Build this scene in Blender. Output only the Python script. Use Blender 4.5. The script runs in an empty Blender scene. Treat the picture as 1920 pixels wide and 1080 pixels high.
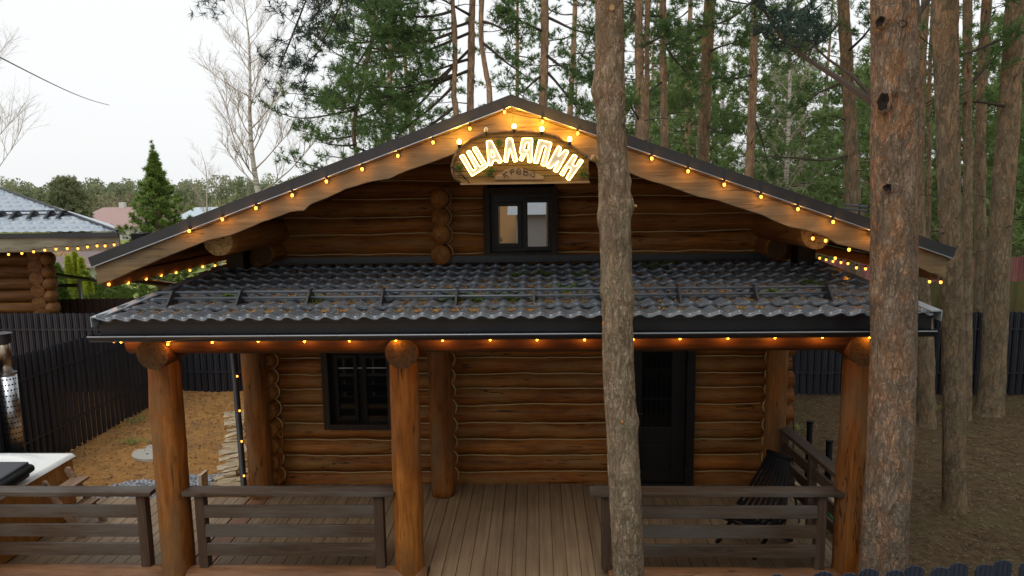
import bpy, math, random
import numpy as np
from math import sin, cos, pi, radians, sqrt, atan2
from mathutils import Vector, Matrix, noise
S = bpy.context.scene
COL = S.collection
random.seed(7); rng = np.random.default_rng(7)
# ---------------------------------------------------------------- camera
F = 1350.0; H = 4.06; PITCH = radians(7.9); YAW = radians(2.0); ROLL = radians(-0.8)
cd = bpy.data.cameras.new('camera'); cam = bpy.data.objects.new('camera', cd); COL.objects.link(cam)
CR = Matrix.Rotation(YAW, 3, 'Z') @ Matrix.Rotation(pi/2-PITCH, 3, 'X') @ Matrix.Rotation(ROLL, 3, 'Z')
cam.matrix_world = Matrix.Translation((0, 0, H)) @ CR.to_4x4()
cd.sensor_width = 36; cd.lens = 36*F/1920; cd.clip_end = 2000; cd.clip_start = .1
S.camera = cam
# ---------------------------------------------------------------- world, sun, exposure
w = bpy.data.worlds.new('World'); S.world = w; w.use_nodes = True
nt = w.node_tree; nt.nodes.clear()
sky = nt.nodes.new('ShaderNodeTexSky'); sky.sky_type = 'NISHITA'; sky.sun_disc = False
sky.sun_elevation = radians(54); sky.sun_rotation = radians(195); sky.dust_density = 4; sky.air_density = 1.2
hs = nt.nodes.new('ShaderNodeHueSaturation'); hs.inputs['Saturation'].default_value = .14
# overcast: even the brightness of the dome out (thin white cloud over the whole sky)
mxw = nt.nodes.new('ShaderNodeMix'); mxw.data_type = 'RGBA'; mxw.inputs[0].default_value = .78
mxw.inputs[7].default_value = (11.6, 11.8, 11.9, 1)
bg = nt.nodes.new('ShaderNodeBackground'); bg.inputs[1].default_value = .1
ow = nt.nodes.new('ShaderNodeOutputWorld')
nt.links.new(sky.outputs[0], hs.inputs['Color']); nt.links.new(hs.outputs[0], mxw.inputs[6])
nt.links.new(mxw.outputs[2], bg.inputs[0]); nt.links.new(bg.outputs[0], ow.inputs[0])
sl = bpy.data.lights.new('sun', 'SUN'); sun = bpy.data.objects.new('sun', sl); COL.objects.link(sun)
sl.energy = .9; sl.angle = radians(30); sl.color = (1, .97, .92)
sun.rotation_euler = (radians(36), 0, radians(-15)); sun.location = (0, 0, 20)
S.view_settings.view_transform = 'Standard'; S.view_settings.look = 'None'
S.view_settings.exposure = 0.0; S.view_settings.gamma = 1
S.render.engine = 'CYCLES'
S.cycles.max_bounces = 5; S.cycles.transparent_max_bounces = 6; S.cycles.sample_clamp_indirect = 3

# ---------------------------------------------------------------- helpers
def ray(x, y): return CR @ Vector(((x-960)/F, (540-y)/F, -1))
def at(x, y, Y):
    d = ray(x, y); return Vector((0, 0, H)) + d*(Y/d.y)
def atz(x, y, z):
    d = ray(x, y); return Vector((0, 0, H)) + d*((z-H)/d.z)
def gz(X, Y): return -.5 - .1*math.tanh(X/3)

def tag(o, label=None, cat=None, group=None, kind=None):
    if label: o['label'] = label
    if cat: o['category'] = cat
    if group: o['group'] = group
    if kind: o['kind'] = kind
    return o
def empty(name, loc, label=None, cat=None, group=None):
    o = bpy.data.objects.new(name, None); o.location = loc; o.empty_display_size = .2
    COL.objects.link(o); return tag(o, label, cat, group)
WL = {}
def wloc(o):
    p = Vector((0, 0, 0))
    while o is not None: p += o.location; o = o.parent
    return p
def link_mesh(name, me, parent=None, origin=None, mat=None):
    o = bpy.data.objects.new(name, me); COL.objects.link(o)
    if mat: me.materials.append(mat)
    if parent is not None: o.parent = parent
    elif origin is not None: o.location = origin
    return o
def np_obj(name, V, Fc, mat, parent=None, origin=None, smooth=False, col=None, mats=None, mi=None):
    """V (n,3), Fc (m,k) with the same k for all faces"""
    V = np.asarray(V, dtype=np.float64); Fc = np.asarray(Fc, dtype=np.int32)
    off = wloc(parent) if parent is not None else (Vector(origin) if origin is not None else Vector((0, 0, 0)))
    V = V - np.array(off)
    me = bpy.data.meshes.new(name); me.vertices.add(len(V)); me.vertices.foreach_set('co', V.astype(np.float32).ravel())
    k = Fc.shape[1]; me.loops.add(Fc.size); me.loops.foreach_set('vertex_index', Fc.ravel())
    me.polygons.add(len(Fc)); me.polygons.foreach_set('loop_start', np.arange(0, Fc.size, k, dtype=np.int32))
    if smooth: me.polygons.foreach_set('use_smooth', np.ones(len(Fc), dtype=bool))
    if mi is not None: me.polygons.foreach_set('material_index', np.asarray(mi, dtype=np.int32))
    if col is not None:
        a = me.color_attributes.new('tint', 'FLOAT_COLOR', 'POINT')
        c = np.ones((len(V), 4), dtype=np.float32); c[:, :3] = np.asarray(col).reshape(len(V), -1); a.data.foreach_set('color', c.ravel())
    me.update(calc_edges=True)
    o = link_mesh(name, me, parent, origin, mat)
    for m in (mats or []): me.materials.append(m)
    return o
class MB:
    def __init__(s): s.v = []; s.f = []
    def add(s, vs, fs):
        b = len(s.v); s.v += [tuple(p) for p in vs]; s.f += [tuple(i+b for i in f) for f in fs]; return s
    def box(s, c, d, rot=None, taper=1):
        hx, hy, hz = d[0]/2, d[1]/2, d[2]/2
        vs = [Vector((x*hx*(taper if z > 0 else 1), y*hy*(taper if z > 0 else 1), z*hz)) for x in (-1, 1) for y in (-1, 1) for z in (-1, 1)]
        if rot is not None: vs = [rot @ v for v in vs]
        vs = [v+Vector(c) for v in vs]
        return s.add(vs, [(0, 1, 3, 2), (4, 6, 7, 5), (0, 4, 5, 1), (2, 3, 7, 6), (0, 2, 6, 4), (1, 5, 7, 3)])
    def bb(s, x0, x1, y0, y1, z0, z1): return s.box(((x0+x1)/2, (y0+y1)/2, (z0+z1)/2), (abs(x1-x0), abs(y1-y0), abs(z1-z0)))
    def beam(s, a, b, w, h, up=(0, 0, 1)):
        a = Vector(a); b = Vector(b); d = (b-a); L = d.length; d.normalize()
        r = d.cross(Vector(up)).normalized(); u = r.cross(d)
        R = Matrix((r, d, u)).transposed()
        return s.box((a+b)/2, (w, L, h), R)
    def tube(s, pts, rad, n=8, caps=True, closed=False):
        pts = [Vector(p) for p in pts]; m = len(pts)
        if not hasattr(rad, '__len__'): rad = [rad]*m
        vs = []; up = None
        for i, p in enumerate(pts):
            if closed: t = pts[(i+1) % m]-pts[i-1]
            else: t = pts[min(i+1, m-1)]-pts[max(i-1, 0)]
            if t.length < 1e-9: t = Vector((0, 0, 1))
            t.normalize()
            if up is None: up = Vector((0, 0, 1)) if abs(t.z) < .9 else Vector((1, 0, 0))
            r = t.cross(up)
            if r.length < 1e-4: r = t.orthogonal()
            r.normalize(); up = r.cross(t).normalized()
            for j in range(n):
                a = 2*pi*j/n; vs.append(p+(r*cos(a)+up*sin(a))*rad[i])
        fs = []
        for i in range(m if closed else m-1):
            i2 = (i+1) % m
            for j in range(n): fs.append((i*n+j, i*n+(j+1) % n, i2*n+(j+1) % n, i2*n+j))
        if caps and not closed: fs.append(tuple(range(n))[::-1]); fs.append(tuple((m-1)*n+j for j in range(n)))
        return s.add(vs, fs)
    def prism(s, poly, y0, y1):      # poly of (x,z) extruded in Y
        n = len(poly); vs = [(x, y0, z) for x, z in poly]+[(x, y1, z) for x, z in poly]
        return s.add(vs, [tuple(range(n)), tuple(range(2*n-1, n-1, -1))]+[(i, i+n, (i+1) % n+n, (i+1) % n) for i in range(n)])
    def strip(s, top, bot, y0, y1):  # board between two polylines (same length) of (x,z)
        n = len(top); vs = [(x, y, z) for y in (y0, y1) for l in (top, bot) for x, z in l]
        T0, B0, T1, B1 = 0, n, 2*n, 3*n; fs = []
        for i in range(n-1):
            fs += [(T0+i, T0+i+1, B0+i+1, B0+i), (T1+i, B1+i, B1+i+1, T1+i+1), (T0+i, T1+i, T1+i+1, T0+i+1), (B0+i, B0+i+1, B1+i+1, B1+i)]
        fs += [(T0, B0, B1, T1), (T0+n-1, T1+n-1, B1+n-1, B0+n-1)]
        return s.add(vs, fs)
    def sphere(s, c, r, n=10, m=6, sc=(1, 1, 1)):
        vs = [(c[0], c[1], c[2]+r*sc[2])]
        for i in range(1, m):
            for j in range(n):
                a = pi*i/m; b = 2*pi*j/n; vs.append((c[0]+r*sc[0]*sin(a)*cos(b), c[1]+r*sc[1]*sin(a)*sin(b), c[2]+r*sc[2]*cos(a)))
        vs.append((c[0], c[1], c[2]-r*sc[2])); e = len(vs)-1; fs = []
        for j in range(n):
            fs.append((0, 1+j, 1+(j+1) % n)); fs.append((e, 1+(m-2)*n+(j+1) % n, 1+(m-2)*n+j))
            for i in range(m-2): fs.append((1+i*n+j, 1+(i+1)*n+j, 1+(i+1)*n+(j+1) % n, 1+i*n+(j+1) % n))
        return s.add(vs, fs)
    def build(s, name, mat, parent=None, origin=None, smooth=False, bevel=0):
        off = wloc(parent) if parent is not None else (Vector(origin) if origin is not None else Vector((0, 0, 0)))
        me = bpy.data.meshes.new(name); me.from_pydata([(v[0]-off.x, v[1]-off.y, v[2]-off.z) for v in s.v], [], s.f)
        if smooth:
            me.polygons.foreach_set('use_smooth', [len(p.vertices) <= 4 for p in me.polygons])
        me.validate(); me.update()
        o = link_mesh(name, me, parent, origin, mat)
        if bevel:
            b = o.modifiers.new('b', 'BEVEL'); b.width = bevel; b.segments = 2; b.limit_method = 'ANGLE'; b.angle_limit = radians(40)
        return o

# ---------------------------------------------------------------- materials
def lin(c): return tuple(((v/255)/12.92 if v/255 <= .04045 else ((v/255+.055)/1.055)**2.4) for v in c)+(1,)
class NT:
    def __init__(s, name):
        s.m = bpy.data.materials.new(name); s.m.use_nodes = True; s.t = s.m.node_tree; s.n = s.t.nodes
        s.b = s.n['Principled BSDF']
    def node(s, ty, **k):
        n = s.n.new(ty)
        for a, v in k.items():
            if a in ('op', 'operation'): n.operation = v
            else: setattr(n, a, v)
        return n
    def L(s, a, b): s.t.links.new(a, b); return b
    def coord(s, sc=(1, 1, 1), kind='Object', rot=(0, 0, 0), loc=(0, 0, 0)):
        t = s.node('ShaderNodeTexCoord'); m = s.node('ShaderNodeMapping'); m.inputs['Scale'].default_value = sc; m.inputs['Rotation'].default_value = rot; m.inputs['Location'].default_value = loc
        s.L(t.outputs[kind], m.inputs[0]); return m.outputs[0]
    def noise(s, v, scale, detail=4, rough=.55, dist=0):
        n = s.node('ShaderNodeTexNoise'); n.inputs['Scale'].default_value = scale; n.inputs['Detail'].default_value = detail
        n.inputs['Roughness'].default_value = rough; n.inputs['Distortion'].default_value = dist; s.L(v, n.inputs['Vector']); return n.outputs['Fac']
    def vor(s, v, scale, feature='F1', out='Distance', rand=1):
        n = s.node('ShaderNodeTexVoronoi'); n.feature = feature; n.inputs['Scale'].default_value = scale; n.inputs['Randomness'].default_value = rand; s.L(v, n.inputs['Vector']); return n.outputs[out]
    def ramp(s, f, stops):
        n = s.node('ShaderNodeValToRGB'); e = n.color_ramp.elements
        while len(e) < len(stops): e.new(.5)
        for i, (p, c) in enumerate(stops): e[i].position = p; e[i].color = c if len(c) == 4 else tuple(c)+(1,)
        s.L(f, n.inputs[0]); return n.outputs[0]
    def mix(s, f, a, b, mode='MIX'):
        n = s.node('ShaderNodeMix'); n.data_type = 'RGBA'; n.blend_type = mode
        for i, v in ((0, f), (6, a), (7, b)):
            if hasattr(v, 'links') or hasattr(v, 'is_linked'): s.L(v, n.inputs[i])
            else: n.inputs[i].default_value = v
        return n.outputs[2]
    def math(s, op, a, b=0.0, clamp=False):
        n = s.node('ShaderNodeMath'); n.operation = op; n.use_clamp = clamp
        for i, v in ((0, a), (1, b)):
            if hasattr(v, 'is_linked'): s.L(v, n.inputs[i])
            else: n.inputs[i].default_value = v
        return n.outputs[0]
    def sep(s, v):
        n = s.node('ShaderNodeSeparateXYZ'); s.L(v, n.inputs[0]); return n.outputs
    def attr(s, name):
        n = s.node('ShaderNodeAttribute'); n.attribute_name = name; return n.outputs['Color']
    def bump(s, h, st=.3, d=.02):
        n = s.node('ShaderNodeBump'); n.inputs['Strength'].default_value = st; n.inputs['Distance'].default_value = d
        s.L(h, n.inputs['Height']); s.L(n.outputs[0], s.b.inputs['Normal']); return s
    def fin(s, col=None, rough=.7, metal=0, spec=.3):
        if col is not None:
            if hasattr(col, 'is_linked'): s.L(col, s.b.inputs['Base Color'])
            else: s.b.inputs['Base Color'].default_value = col if len(col) == 4 else tuple(col)+(1,)
        if hasattr(rough, 'is_linked'): s.L(rough, s.b.inputs['Roughness'])
        else: s.b.inputs['Roughness'].default_value = rough
        s.b.inputs['Metallic'].default_value = metal; s.b.inputs['Specular IOR Level'].default_value = spec
        return s.m
def ax(axis, long, cross):
    return tuple(long if i == axis else cross for i in range(3))
def wood(name, dark, mid, light, axis=0, cross=26, long=1.2, knots=True, bump=.25, rough=.6, spec=.3, weather=None, kscale=2.2, cracks=0):
    m = NT(name); v = m.coord(ax(axis, long, cross)); g = m.noise(v, 1, 6, .6, 1.2)
    v2 = m.coord(ax(axis, long*.5, cross*.22)); g2 = m.noise(v2, 1, 3, .5, .6)
    f = m.math('ADD', m.math('MULTIPLY', g, .6), m.math('MULTIPLY', g2, .45))
    c = m.ramp(f, [(.34, dark), (.52, mid), (.70, light)])
    if knots:
        k = m.vor(m.coord(ax(axis, kscale, kscale*3.2)), 1); kk = m.ramp(k, [(.05, (1, 1, 1)), (.13, (0, 0, 0))])
        c = m.mix(m.math('MULTIPLY', kk, .75), c, tuple(x*.35 for x in dark[:3])+(1,))
    if weather:
        wv = m.noise(m.coord(ax(axis, 1.0, 3.5), loc=(3, 1, 7)), 1, 4, .6); c = m.mix(m.ramp(wv, [(.42, (0, 0, 0)), (.66, (1, 1, 1))]), c, weather)
    fine = m.noise(m.coord(ax(axis, long*3, cross*4)), 1, 3, .6)
    c = m.mix(.35, c, m.ramp(fine, [(.3, (.45, .45, .45)), (.7, (1.25, 1.25, 1.25))]), 'MULTIPLY')
    if cracks:
        cn = m.noise(m.coord(ax(axis, .55, 9), loc=(4, 8, 1)), 1, 3, .5, .3); ca = m.math('ABSOLUTE', m.math('SUBTRACT', cn, .5)); gate = m.ramp(m.noise(m.coord(ax(axis, .7, 2.5), loc=(1, 3, 9)), 1, 2), [(.48, (0, 0, 0)), (.56, (1, 1, 1))])
        ck_ = m.math('MULTIPLY', m.ramp(ca, [(.004, (1, 1, 1)), (.013, (0, 0, 0))]), gate); c = m.mix(m.math('MULTIPLY', ck_, cracks), c, tuple(x*.18 for x in dark[:3])+(1,))
        sm = m.noise(m.coord(ax(axis, 2.2, 5), loc=(7, 2, 5)), 1, 6, .7); c = m.mix(.55, c, m.ramp(sm, [(.32, (.55, .52, .5)), (.62, (1.15, 1.15, 1.15))]), 'MULTIPLY')
    m.bump(m.math('ADD', g, m.math('MULTIPLY', fine, .5)), bump, .008)
    return m.fin(c, rough, 0, spec)
M = {}
M['wall_log'] = wood('wall_log', (.08, .023, .004), (.29, .092, .014), (.52, .20, .036), 0, 17, .9, weather=(.31, .15, .042, 1), bump=.45, kscale=1.4, cracks=.85)
M['wall_log_y'] = wood('wall_log_side', (.085, .026, .005), (.25, .09, .016), (.42, .18, .038), 1, 20, .9)
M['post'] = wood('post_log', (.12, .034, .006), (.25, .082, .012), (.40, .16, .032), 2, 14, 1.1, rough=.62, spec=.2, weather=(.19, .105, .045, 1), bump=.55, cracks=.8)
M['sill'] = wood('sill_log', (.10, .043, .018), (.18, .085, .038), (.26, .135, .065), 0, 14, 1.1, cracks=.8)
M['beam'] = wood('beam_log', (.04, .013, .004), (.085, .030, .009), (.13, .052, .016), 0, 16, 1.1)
M['barge'] = wood('barge_board', (.12, .072, .03), (.21, .142, .068), (.32, .23, .12), 0, 17, .8, weather=(.16, .125, .08, 1), kscale=1.3, bump=.4, cracks=.5)
M['soffit'] = wood('soffit', (.09, .035, .012), (.17, .07, .024), (.25, .11, .04), 1, 20, 1)
M['rail'] = wood('rail_wood', (.034, .020, .012), (.068, .042, .026), (.118, .080, .054), 0, 24, 1.2, weather=(.10, .088, .074, 1), kscale=1.6)
M['rail_y'] = wood('rail_wood_side', (.034, .020, .012), (.068, .042, .026), (.118, .080, .054), 1, 24, 1.2, kscale=1.6)
M['rail_z'] = wood('rail_wood_post', (.04, .022, .014), (.075, .046, .03), (.12, .085, .06), 2, 24, 1.2, kscale=1.6)
M['endgrain'] = None
def endgrain(name, c1, c2):
    m = NT(name); v = m.coord((1, 1, 1)); s = m.sep(v)
    n = m.noise(v, 30, 5, .7); c = m.ramp(n, [(.3, c1), (.7, c2)]); cn = m.noise(m.coord((9, 9, 9), loc=(2, 2, 2)), 1, 3, .5, .4); ca = m.ramp(m.math('ABSOLUTE', m.math('SUBTRACT', cn, .5)), [(.004, (.25, .22, .2)), (.02, (1, 1, 1))]); c = m.mix(.8, c, ca, 'MULTIPLY'); m.bump(n, .3, .01); return m.fin(c, .8)
M['endgrain'] = endgrain('end_grain', (.30, .17, .06), (.55, .36, .16))
M['endgrain_d'] = endgrain('end_grain_dark', (.045, .023, .009), (.10, .052, .018))
M['chink'] = NT('chinking').fin((.56, .43, .22), .9)
M['frame'] = wood('window_frame_wood', (.016, .009, .006), (.03, .017, .011), (.05, .03, .02), 2, 30, 1.5, knots=False)
M['sash'] = NT('sash_black').fin((.009, .008, .007), .35)
m = NT('door_paint'); m.bump(m.noise(m.coord((60, 60, 3)), 1), .1, .003); M['door'] = m.fin((.014, .013, .013), .38)
M['glass'] = NT('window_glass').fin((.006, .006, .006), .012, 0, 1.0); M['glass'].node_tree.nodes['Principled BSDF'].inputs['IOR'].default_value = 2.5
M['glass_low'] = NT('window_glass_low').fin((.005, .005, .006), .04, 0, .5)
M['doorglass'] = NT('door_glass').fin((.004, .004, .004), .12, 0, .5)
m = NT('roof_metal'); n1 = m.noise(m.coord((1, 1, 1)), 2.2, 6, .7); n2 = m.noise(m.coord((1, 1, 1)), 40, 3, .6)
c = m.ramp(n1, [(.35, (.09, .108, .132)), (.65, (.127, .147, .168))]); c = m.mix(m.ramp(n2, [(.55, (0, 0, 0)), (.8, (.35, .35, .35))]), c, (.12, .105, .08, 1))
M['tile'] = m.fin(c, m.math('ADD', m.math('MULTIPLY', n1, .25), .12), 0, .9)
m = NT('dark_metal'); M['dark'] = m.fin(m.ramp(m.noise(m.coord(), 3, 5), [(.3, (.011, .012, .014)), (.7, (.021, .022, .026))]), .36, 0, .5)
m = NT('trim_metal'); M['trim'] = m.fin(m.ramp(m.noise(m.coord(), 1.5, 5), [(.3, (.018, .021, .026)), (.7, (.030, .034, .040))]), .42, 0, .45)
m = NT('gutter_metal'); M['gutter'] = m.fin((.014, .015, .018), .35, 0, .5)
M['lip'] = NT('bright_edge_metal').fin((.34, .36, .39), .35, .5)
m = NT('blue_steel'); M['flash'] = m.fin(m.ramp(m.noise(m.coord(), 3, 4), [(.3, (.30, .35, .40)), (.7, (.42, .47, .52))]), .35, .15, .5)
m = NT('fence_metal'); M['fence'] = m.fin(m.ramp(m.noise(m.coord((8, 8, 1)), 1, 4), [(.3, (.018, .019, .026)), (.7, (.034, .036, .046))]), .42, 0, .45)
m = NT('fence_blue'); M['fence_b'] = m.fin((.028, .037, .056), .35, 0, .5)
m = NT('deck_board'); v = m.coord((24, .8, 24)); g = m.noise(v, 1, 6, .65)
cell = m.node('ShaderNodeTexWhiteNoise'); cell.noise_dimensions = '1D'
sx = m.sep(m.coord((1, 1, 1)))[0]; m.L(m.math('FLOOR', m.math('DIVIDE', sx, .1487)), cell.inputs['W'])
big = m.noise(m.coord((1, 1, 1)), 1.1, 5, .65)
c = m.ramp(g, [(.3, (.19, .128, .072)), (.55, (.265, .188, .112)), (.8, (.34, .25, .155))])
c = m.mix(.5, c, m.ramp(cell.outputs[0], [(0, (.78, .78, .78)), (1, (1.12, 1.12, 1.12))]), 'MULTIPLY')
c = m.mix(.6, c, m.ramp(big, [(.35, (.72, .70, .68)), (.65, (1.15, 1.15, 1.15))]), 'MULTIPLY')
m.bump(m.noise(m.coord((90, 1.5, 90)), 1, 3), .25, .004); M['deck'] = m.fin(c, .62, 0, .35)
M['deck_dark'] = wood('deck_trim', (.12, .055, .03), (.19, .095, .055), (.26, .14, .085), 1, 24, 1, knots=False)
def emit(name, col, st, samp=True):
    m = NT(name); m.b.inputs['Base Color'].default_value = col+(1,); m.b.inputs['Emission Color'].default_value = col+(1,); m.b.inputs['Emission Strength'].default_value = st
    if not samp: m.m.cycles.emission_sampling = 'NONE'
    return m.m
M['bulb'] = emit('bulb_glow', (1, .40, .055), 3.4, False)
M['bulb_big'] = emit('bulb_glow_big', (1, .66, .18), 14, False)
M['neon'] = emit('neon_tube', (1, .76, .26), 8)
M['socket'] = NT('socket_black').fin((.012, .011, .01), .5)
M['letter'] = NT('letter_face').fin((.42, .39, .41), .55)
M['bulb_off'] = NT('clear_bulb').fin((.5, .47, .44), .1, 0, .8)
M['sign_wood'] = wood('sign_planks', (.11, .052, .012), (.23, .12, .026), (.34, .19, .04), 0, 22, 1.4, kscale=3)
M['sign_plaque'] = wood('plaque', (.22, .12, .05), (.34, .2, .09), (.45, .28, .14), 0, 30, 2, knots=False)
M['bark_edge'] = wood('bark_edge', (.06, .035, .018), (.13, .08, .04), (.22, .14, .07), 0, 18, 6, knots=False, bump=.8)
M['carve'] = NT('carved_letters').fin((.05, .025, .012), .9)
M['black'] = NT('black_paint').fin((.008, .008, .009), .65, 0, .15)
M['white'] = NT('acrylic_white').fin((.78, .80, .78), .18, 0, .6)
M['cover'] = NT('cover_vinyl').fin((.035, .038, .045), .45)
M['clad'] = wood('tub_cladding', (.24, .095, .015), (.42, .18, .035), (.56, .27, .06), 2, 22, 1.2, rough=.4)
M['step'] = wood('step_wood', (.16, .09, .05), (.26, .16, .10), (.36, .24, .16), 1, 24, 1.2, knots=False)
M['steel'] = NT('stainless').fin((.50, .52, .55), .28, 1)
M['concrete'] = NT('concrete').fin((.42, .40, .35), .9)
M['split'] = wood('split_wood', (.30, .21, .12), (.50, .40, .26), (.66, .56, .40), 0, 20, 1.5, knots=False, bump=.5)
def bark(name, lo, mid, hi, orange, zlow, zhigh, lichen=.3, sc=1.0, bst=.9, om_=.35, otop=.35):
    m = NT(name)
    def crack(xy, z, lo_, w, loc=(0, 0, 0), dist=.6):
        n = m.noise(m.coord((sc*xy, sc*xy, sc*z), loc=loc), 1, 5, .6, dist); a = m.math('ABSOLUTE', m.math('SUBTRACT', n, .5)); return m.ramp(a, [(0, (lo_,)*3), (w, (1, 1, 1))])
    k1 = crack(9, 2.6, .30, .05); k2 = crack(20, 8, .55, .05, (3, 2, 1)); k3 = crack(52, 24, .75, .06, (1, 7, 5), .2)
    n = m.noise(m.coord((sc*7, sc*7, sc*3)), 1, 7, .7)
    c = m.ramp(n, [(.28, lo), (.5, mid), (.74, hi)])
    z = m.sep(m.coord((1, 1, 1)))[2]
    zf = m.math('DIVIDE', m.math('SUBTRACT', z, zlow), zhigh-zlow, True)
    fl = m.noise(m.coord((sc*6, sc*6, sc*3.4), loc=(2, 9, 4)), 1, 5, .65, .6)
    om = m.math('MULTIPLY', m.ramp(fl, [(.50, (0, 0, 0)), (.55, (1, 1, 1))]), m.math('ADD', om_, m.math('MULTIPLY', zf, .55)))
    om = m.math('ADD', om, m.math('MULTIPLY', zf, otop), True)
    c = m.mix(om, c, m.mix(m.noise(m.coord((sc*20, sc*20, sc*9)), 1, 3), orange, tuple(min(1, v*1.5+.03) for v in orange[:3])+(1,)))
    ln = m.noise(m.coord((sc*5, sc*5, sc*3), loc=(5, 5, 5)), 1, 6, .75)
    c = m.mix(m.math('MULTIPLY', m.ramp(ln, [(.50, (0, 0, 0)), (.66, (1, 1, 1))]), lichen), c, (.20, .215, .12, 1))
    dk = m.mix(1, m.mix(1, k1, k2, 'MULTIPLY'), k3, 'MULTIPLY'); c = m.mix(.62, c, dk, 'MULTIPLY')
    m.bump(m.math('ADD', m.math('MULTIPLY', dk, .9), m.math('MULTIPLY', n, .5)), bst, .025)
    return m.fin(c, .9, 0, .15)
M['bark_a'] = bark('bark_grey', (.24, .175, .11), (.43, .325, .215), (.57, .465, .32), (.36, .20, .11, 1), 4.2, 7.5, .45, 1.5, om_=.15, otop=.45)
M['bark_b'] = bark('bark_big', (.21, .15, .105), (.36, .265, .19), (.49, .385, .285), (.46, .225, .10, 1), 3.0, 9, .30, 1.3, om_=.38, otop=.15)
M['bark_c'] = bark('bark_forest', (.18, .135, .085), (.31, .24, .155), (.43, .34, .225), (.46, .26, .13, 1), 3.0, 9, .18, 1.0, om_=.22, otop=.3)
M['bark_o'] = bark('bark_orange', (.27, .175, .115), (.43, .29, .19), (.54, .38, .26), (.54, .32, .18, 1), 1, 8, .1, 1.0)
M['twig'] = NT('twig').fin((.075, .055, .042), .9)
m = NT('birch_bark'); n = m.noise(m.coord((2, 2, 14)), 1, 5, .7); M['birch'] = m.fin(m.ramp(n, [(.38, (.10, .085, .07)), (.5, (.48, .43, .36)), (.7, (.68, .63, .55))]), .8)
M['birch_twig'] = NT('birch_twig').fin((.42, .35, .28), .9)
def leafm(name, a, b, c_, tr=.25):
    m = NT(name); t = m.attr('tint'); f = m.sep(t)[0]
    c = m.ramp(f, [(0, a), (.5, b), (1, c_)]); m.fin(c, .65, 0, .25)
    tb = m.node('ShaderNodeBsdfTranslucent'); m.L(c, tb.inputs[0]); mx = m.node('ShaderNodeMixShader'); mx.inputs[0].default_value = tr
    m.L(m.b.outputs[0], mx.inputs[1]); m.L(tb.outputs[0], mx.inputs[2]); m.L(mx.outputs[0], m.n['Material Output'].inputs[0]); return m.m
M['needle'] = leafm('pine_needles', (.068, .13, .048), (.12, .205, .066), (.20, .295, .095), .42)
M['needle_d'] = leafm('pine_needles_blue', (.04, .068, .058), (.06, .10, .08), (.09, .14, .09), .35)
M['needle_y'] = leafm('young_needles', (.15, .22, .08), (.22, .31, .11), (.30, .40, .15), .42)
M['spruce'] = leafm('spruce_needles', (.11, .17, .035), (.18, .27, .055), (.27, .38, .09), .4)
M['thuja'] = leafm('thuja_leaves', (.24, .30, .03), (.42, .48, .05), (.60, .62, .09), .4)
M['far'] = leafm('far_leaves_hazed', (.15, .18, .10), (.23, .26, .14), (.33, .32, .19), .35)  # leaf colours lightened to stand in for distance haze
M['scrub'] = leafm('dry_scrub', (.20, .16, .10), (.28, .23, .14), (.36, .31, .2))
M['litter'] = leafm('litter', (.22, .12, .04), (.42, .24, .08), (.62, .40, .16), .1)
M['duffbit'] = leafm('duff_bits', (.07, .05, .03), (.14, .10, .06), (.26, .19, .12), .1)
M['moss'] = leafm('moss', (.06, .10, .02), (.10, .17, .03), (.16, .25, .05), .1)
M['stone'] = leafm('gravel_stone', (.14, .15, .17), (.26, .28, .31), (.42, .44, .47), 0)
M['grassb'] = leafm('grass_blades', (.12, .17, .04), (.2, .26, .07), (.3, .34, .11), .2)

# ground: one sheet; soil on the left plot, needle litter under the pines, grass beyond the fences
m = NT('ground'); o_ = m.coord((1, 1, 1)); s_ = m.sep(o_); X_, Y_ = s_[0], s_[1]
n1 = m.noise(o_, 1.3, 7, .65); n2 = m.noise(o_, 9, 7, .7); n3 = m.noise(o_, 45, 4, .65)
soil = m.ramp(n2, [(.28, (.27, .135, .042)), (.5, (.40, .205, .068)), (.72, (.52, .295, .11))])
soil = m.mix(m.ramp(n3, [(.6, (0, 0, 0)), (.75, (.7, .7, .7))]), soil, (.16, .09, .04, 1)); soil = m.mix(m.ramp(n1, [(.5, (0, 0, 0)), (.68, (.6, .6, .6))]), soil, (.26, .155, .075, 1))
duff = m.ramp(n2, [(.28, (.048, .033, .018)), (.5, (.11, .074, .041)), (.72, (.18, .127, .074))])
duff = m.mix(m.ramp(n1, [(.5, (0, 0, 0)), (.7, (.8, .8, .8))]), duff, (.12, .10, .05, 1))
duff = m.mix(m.ramp(n3, [(.58, (0, 0, 0)), (.72, (1, 1, 1))]), duff, (.26, .19, .11, 1))
grass = m.ramp(n1, [(.3, (.17, .21, .055)), (.55, (.28, .31, .09)), (.75, (.38, .36, .14))])
mx = m.math('DIVIDE', m.math('ADD', m.math('ADD', X_, 2.0), m.math('MULTIPLY', n1, 2.)), 2.0, True)
near = m.mix(mx, soil, duff)
fy = m.math('DIVIDE', m.math('SUBTRACT', Y_, 16.2), 1.0, True)
fx = m.math('DIVIDE', m.math('SUBTRACT', 2.0, X_), 8.0, True)
far = m.mix(fx, m.mix(m.ramp(n1, [(.4, (0, 0, 0)), (.6, (1, 1, 1))]), duff, (.17, .17, .07, 1)), grass)
c = m.mix(fy, near, far); m.bump(m.math('ADD', n2, m.math('MULTIPLY', n3, .5)), .9, .05)
M['ground'] = m.fin(c, .95, 0, .1)

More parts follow.
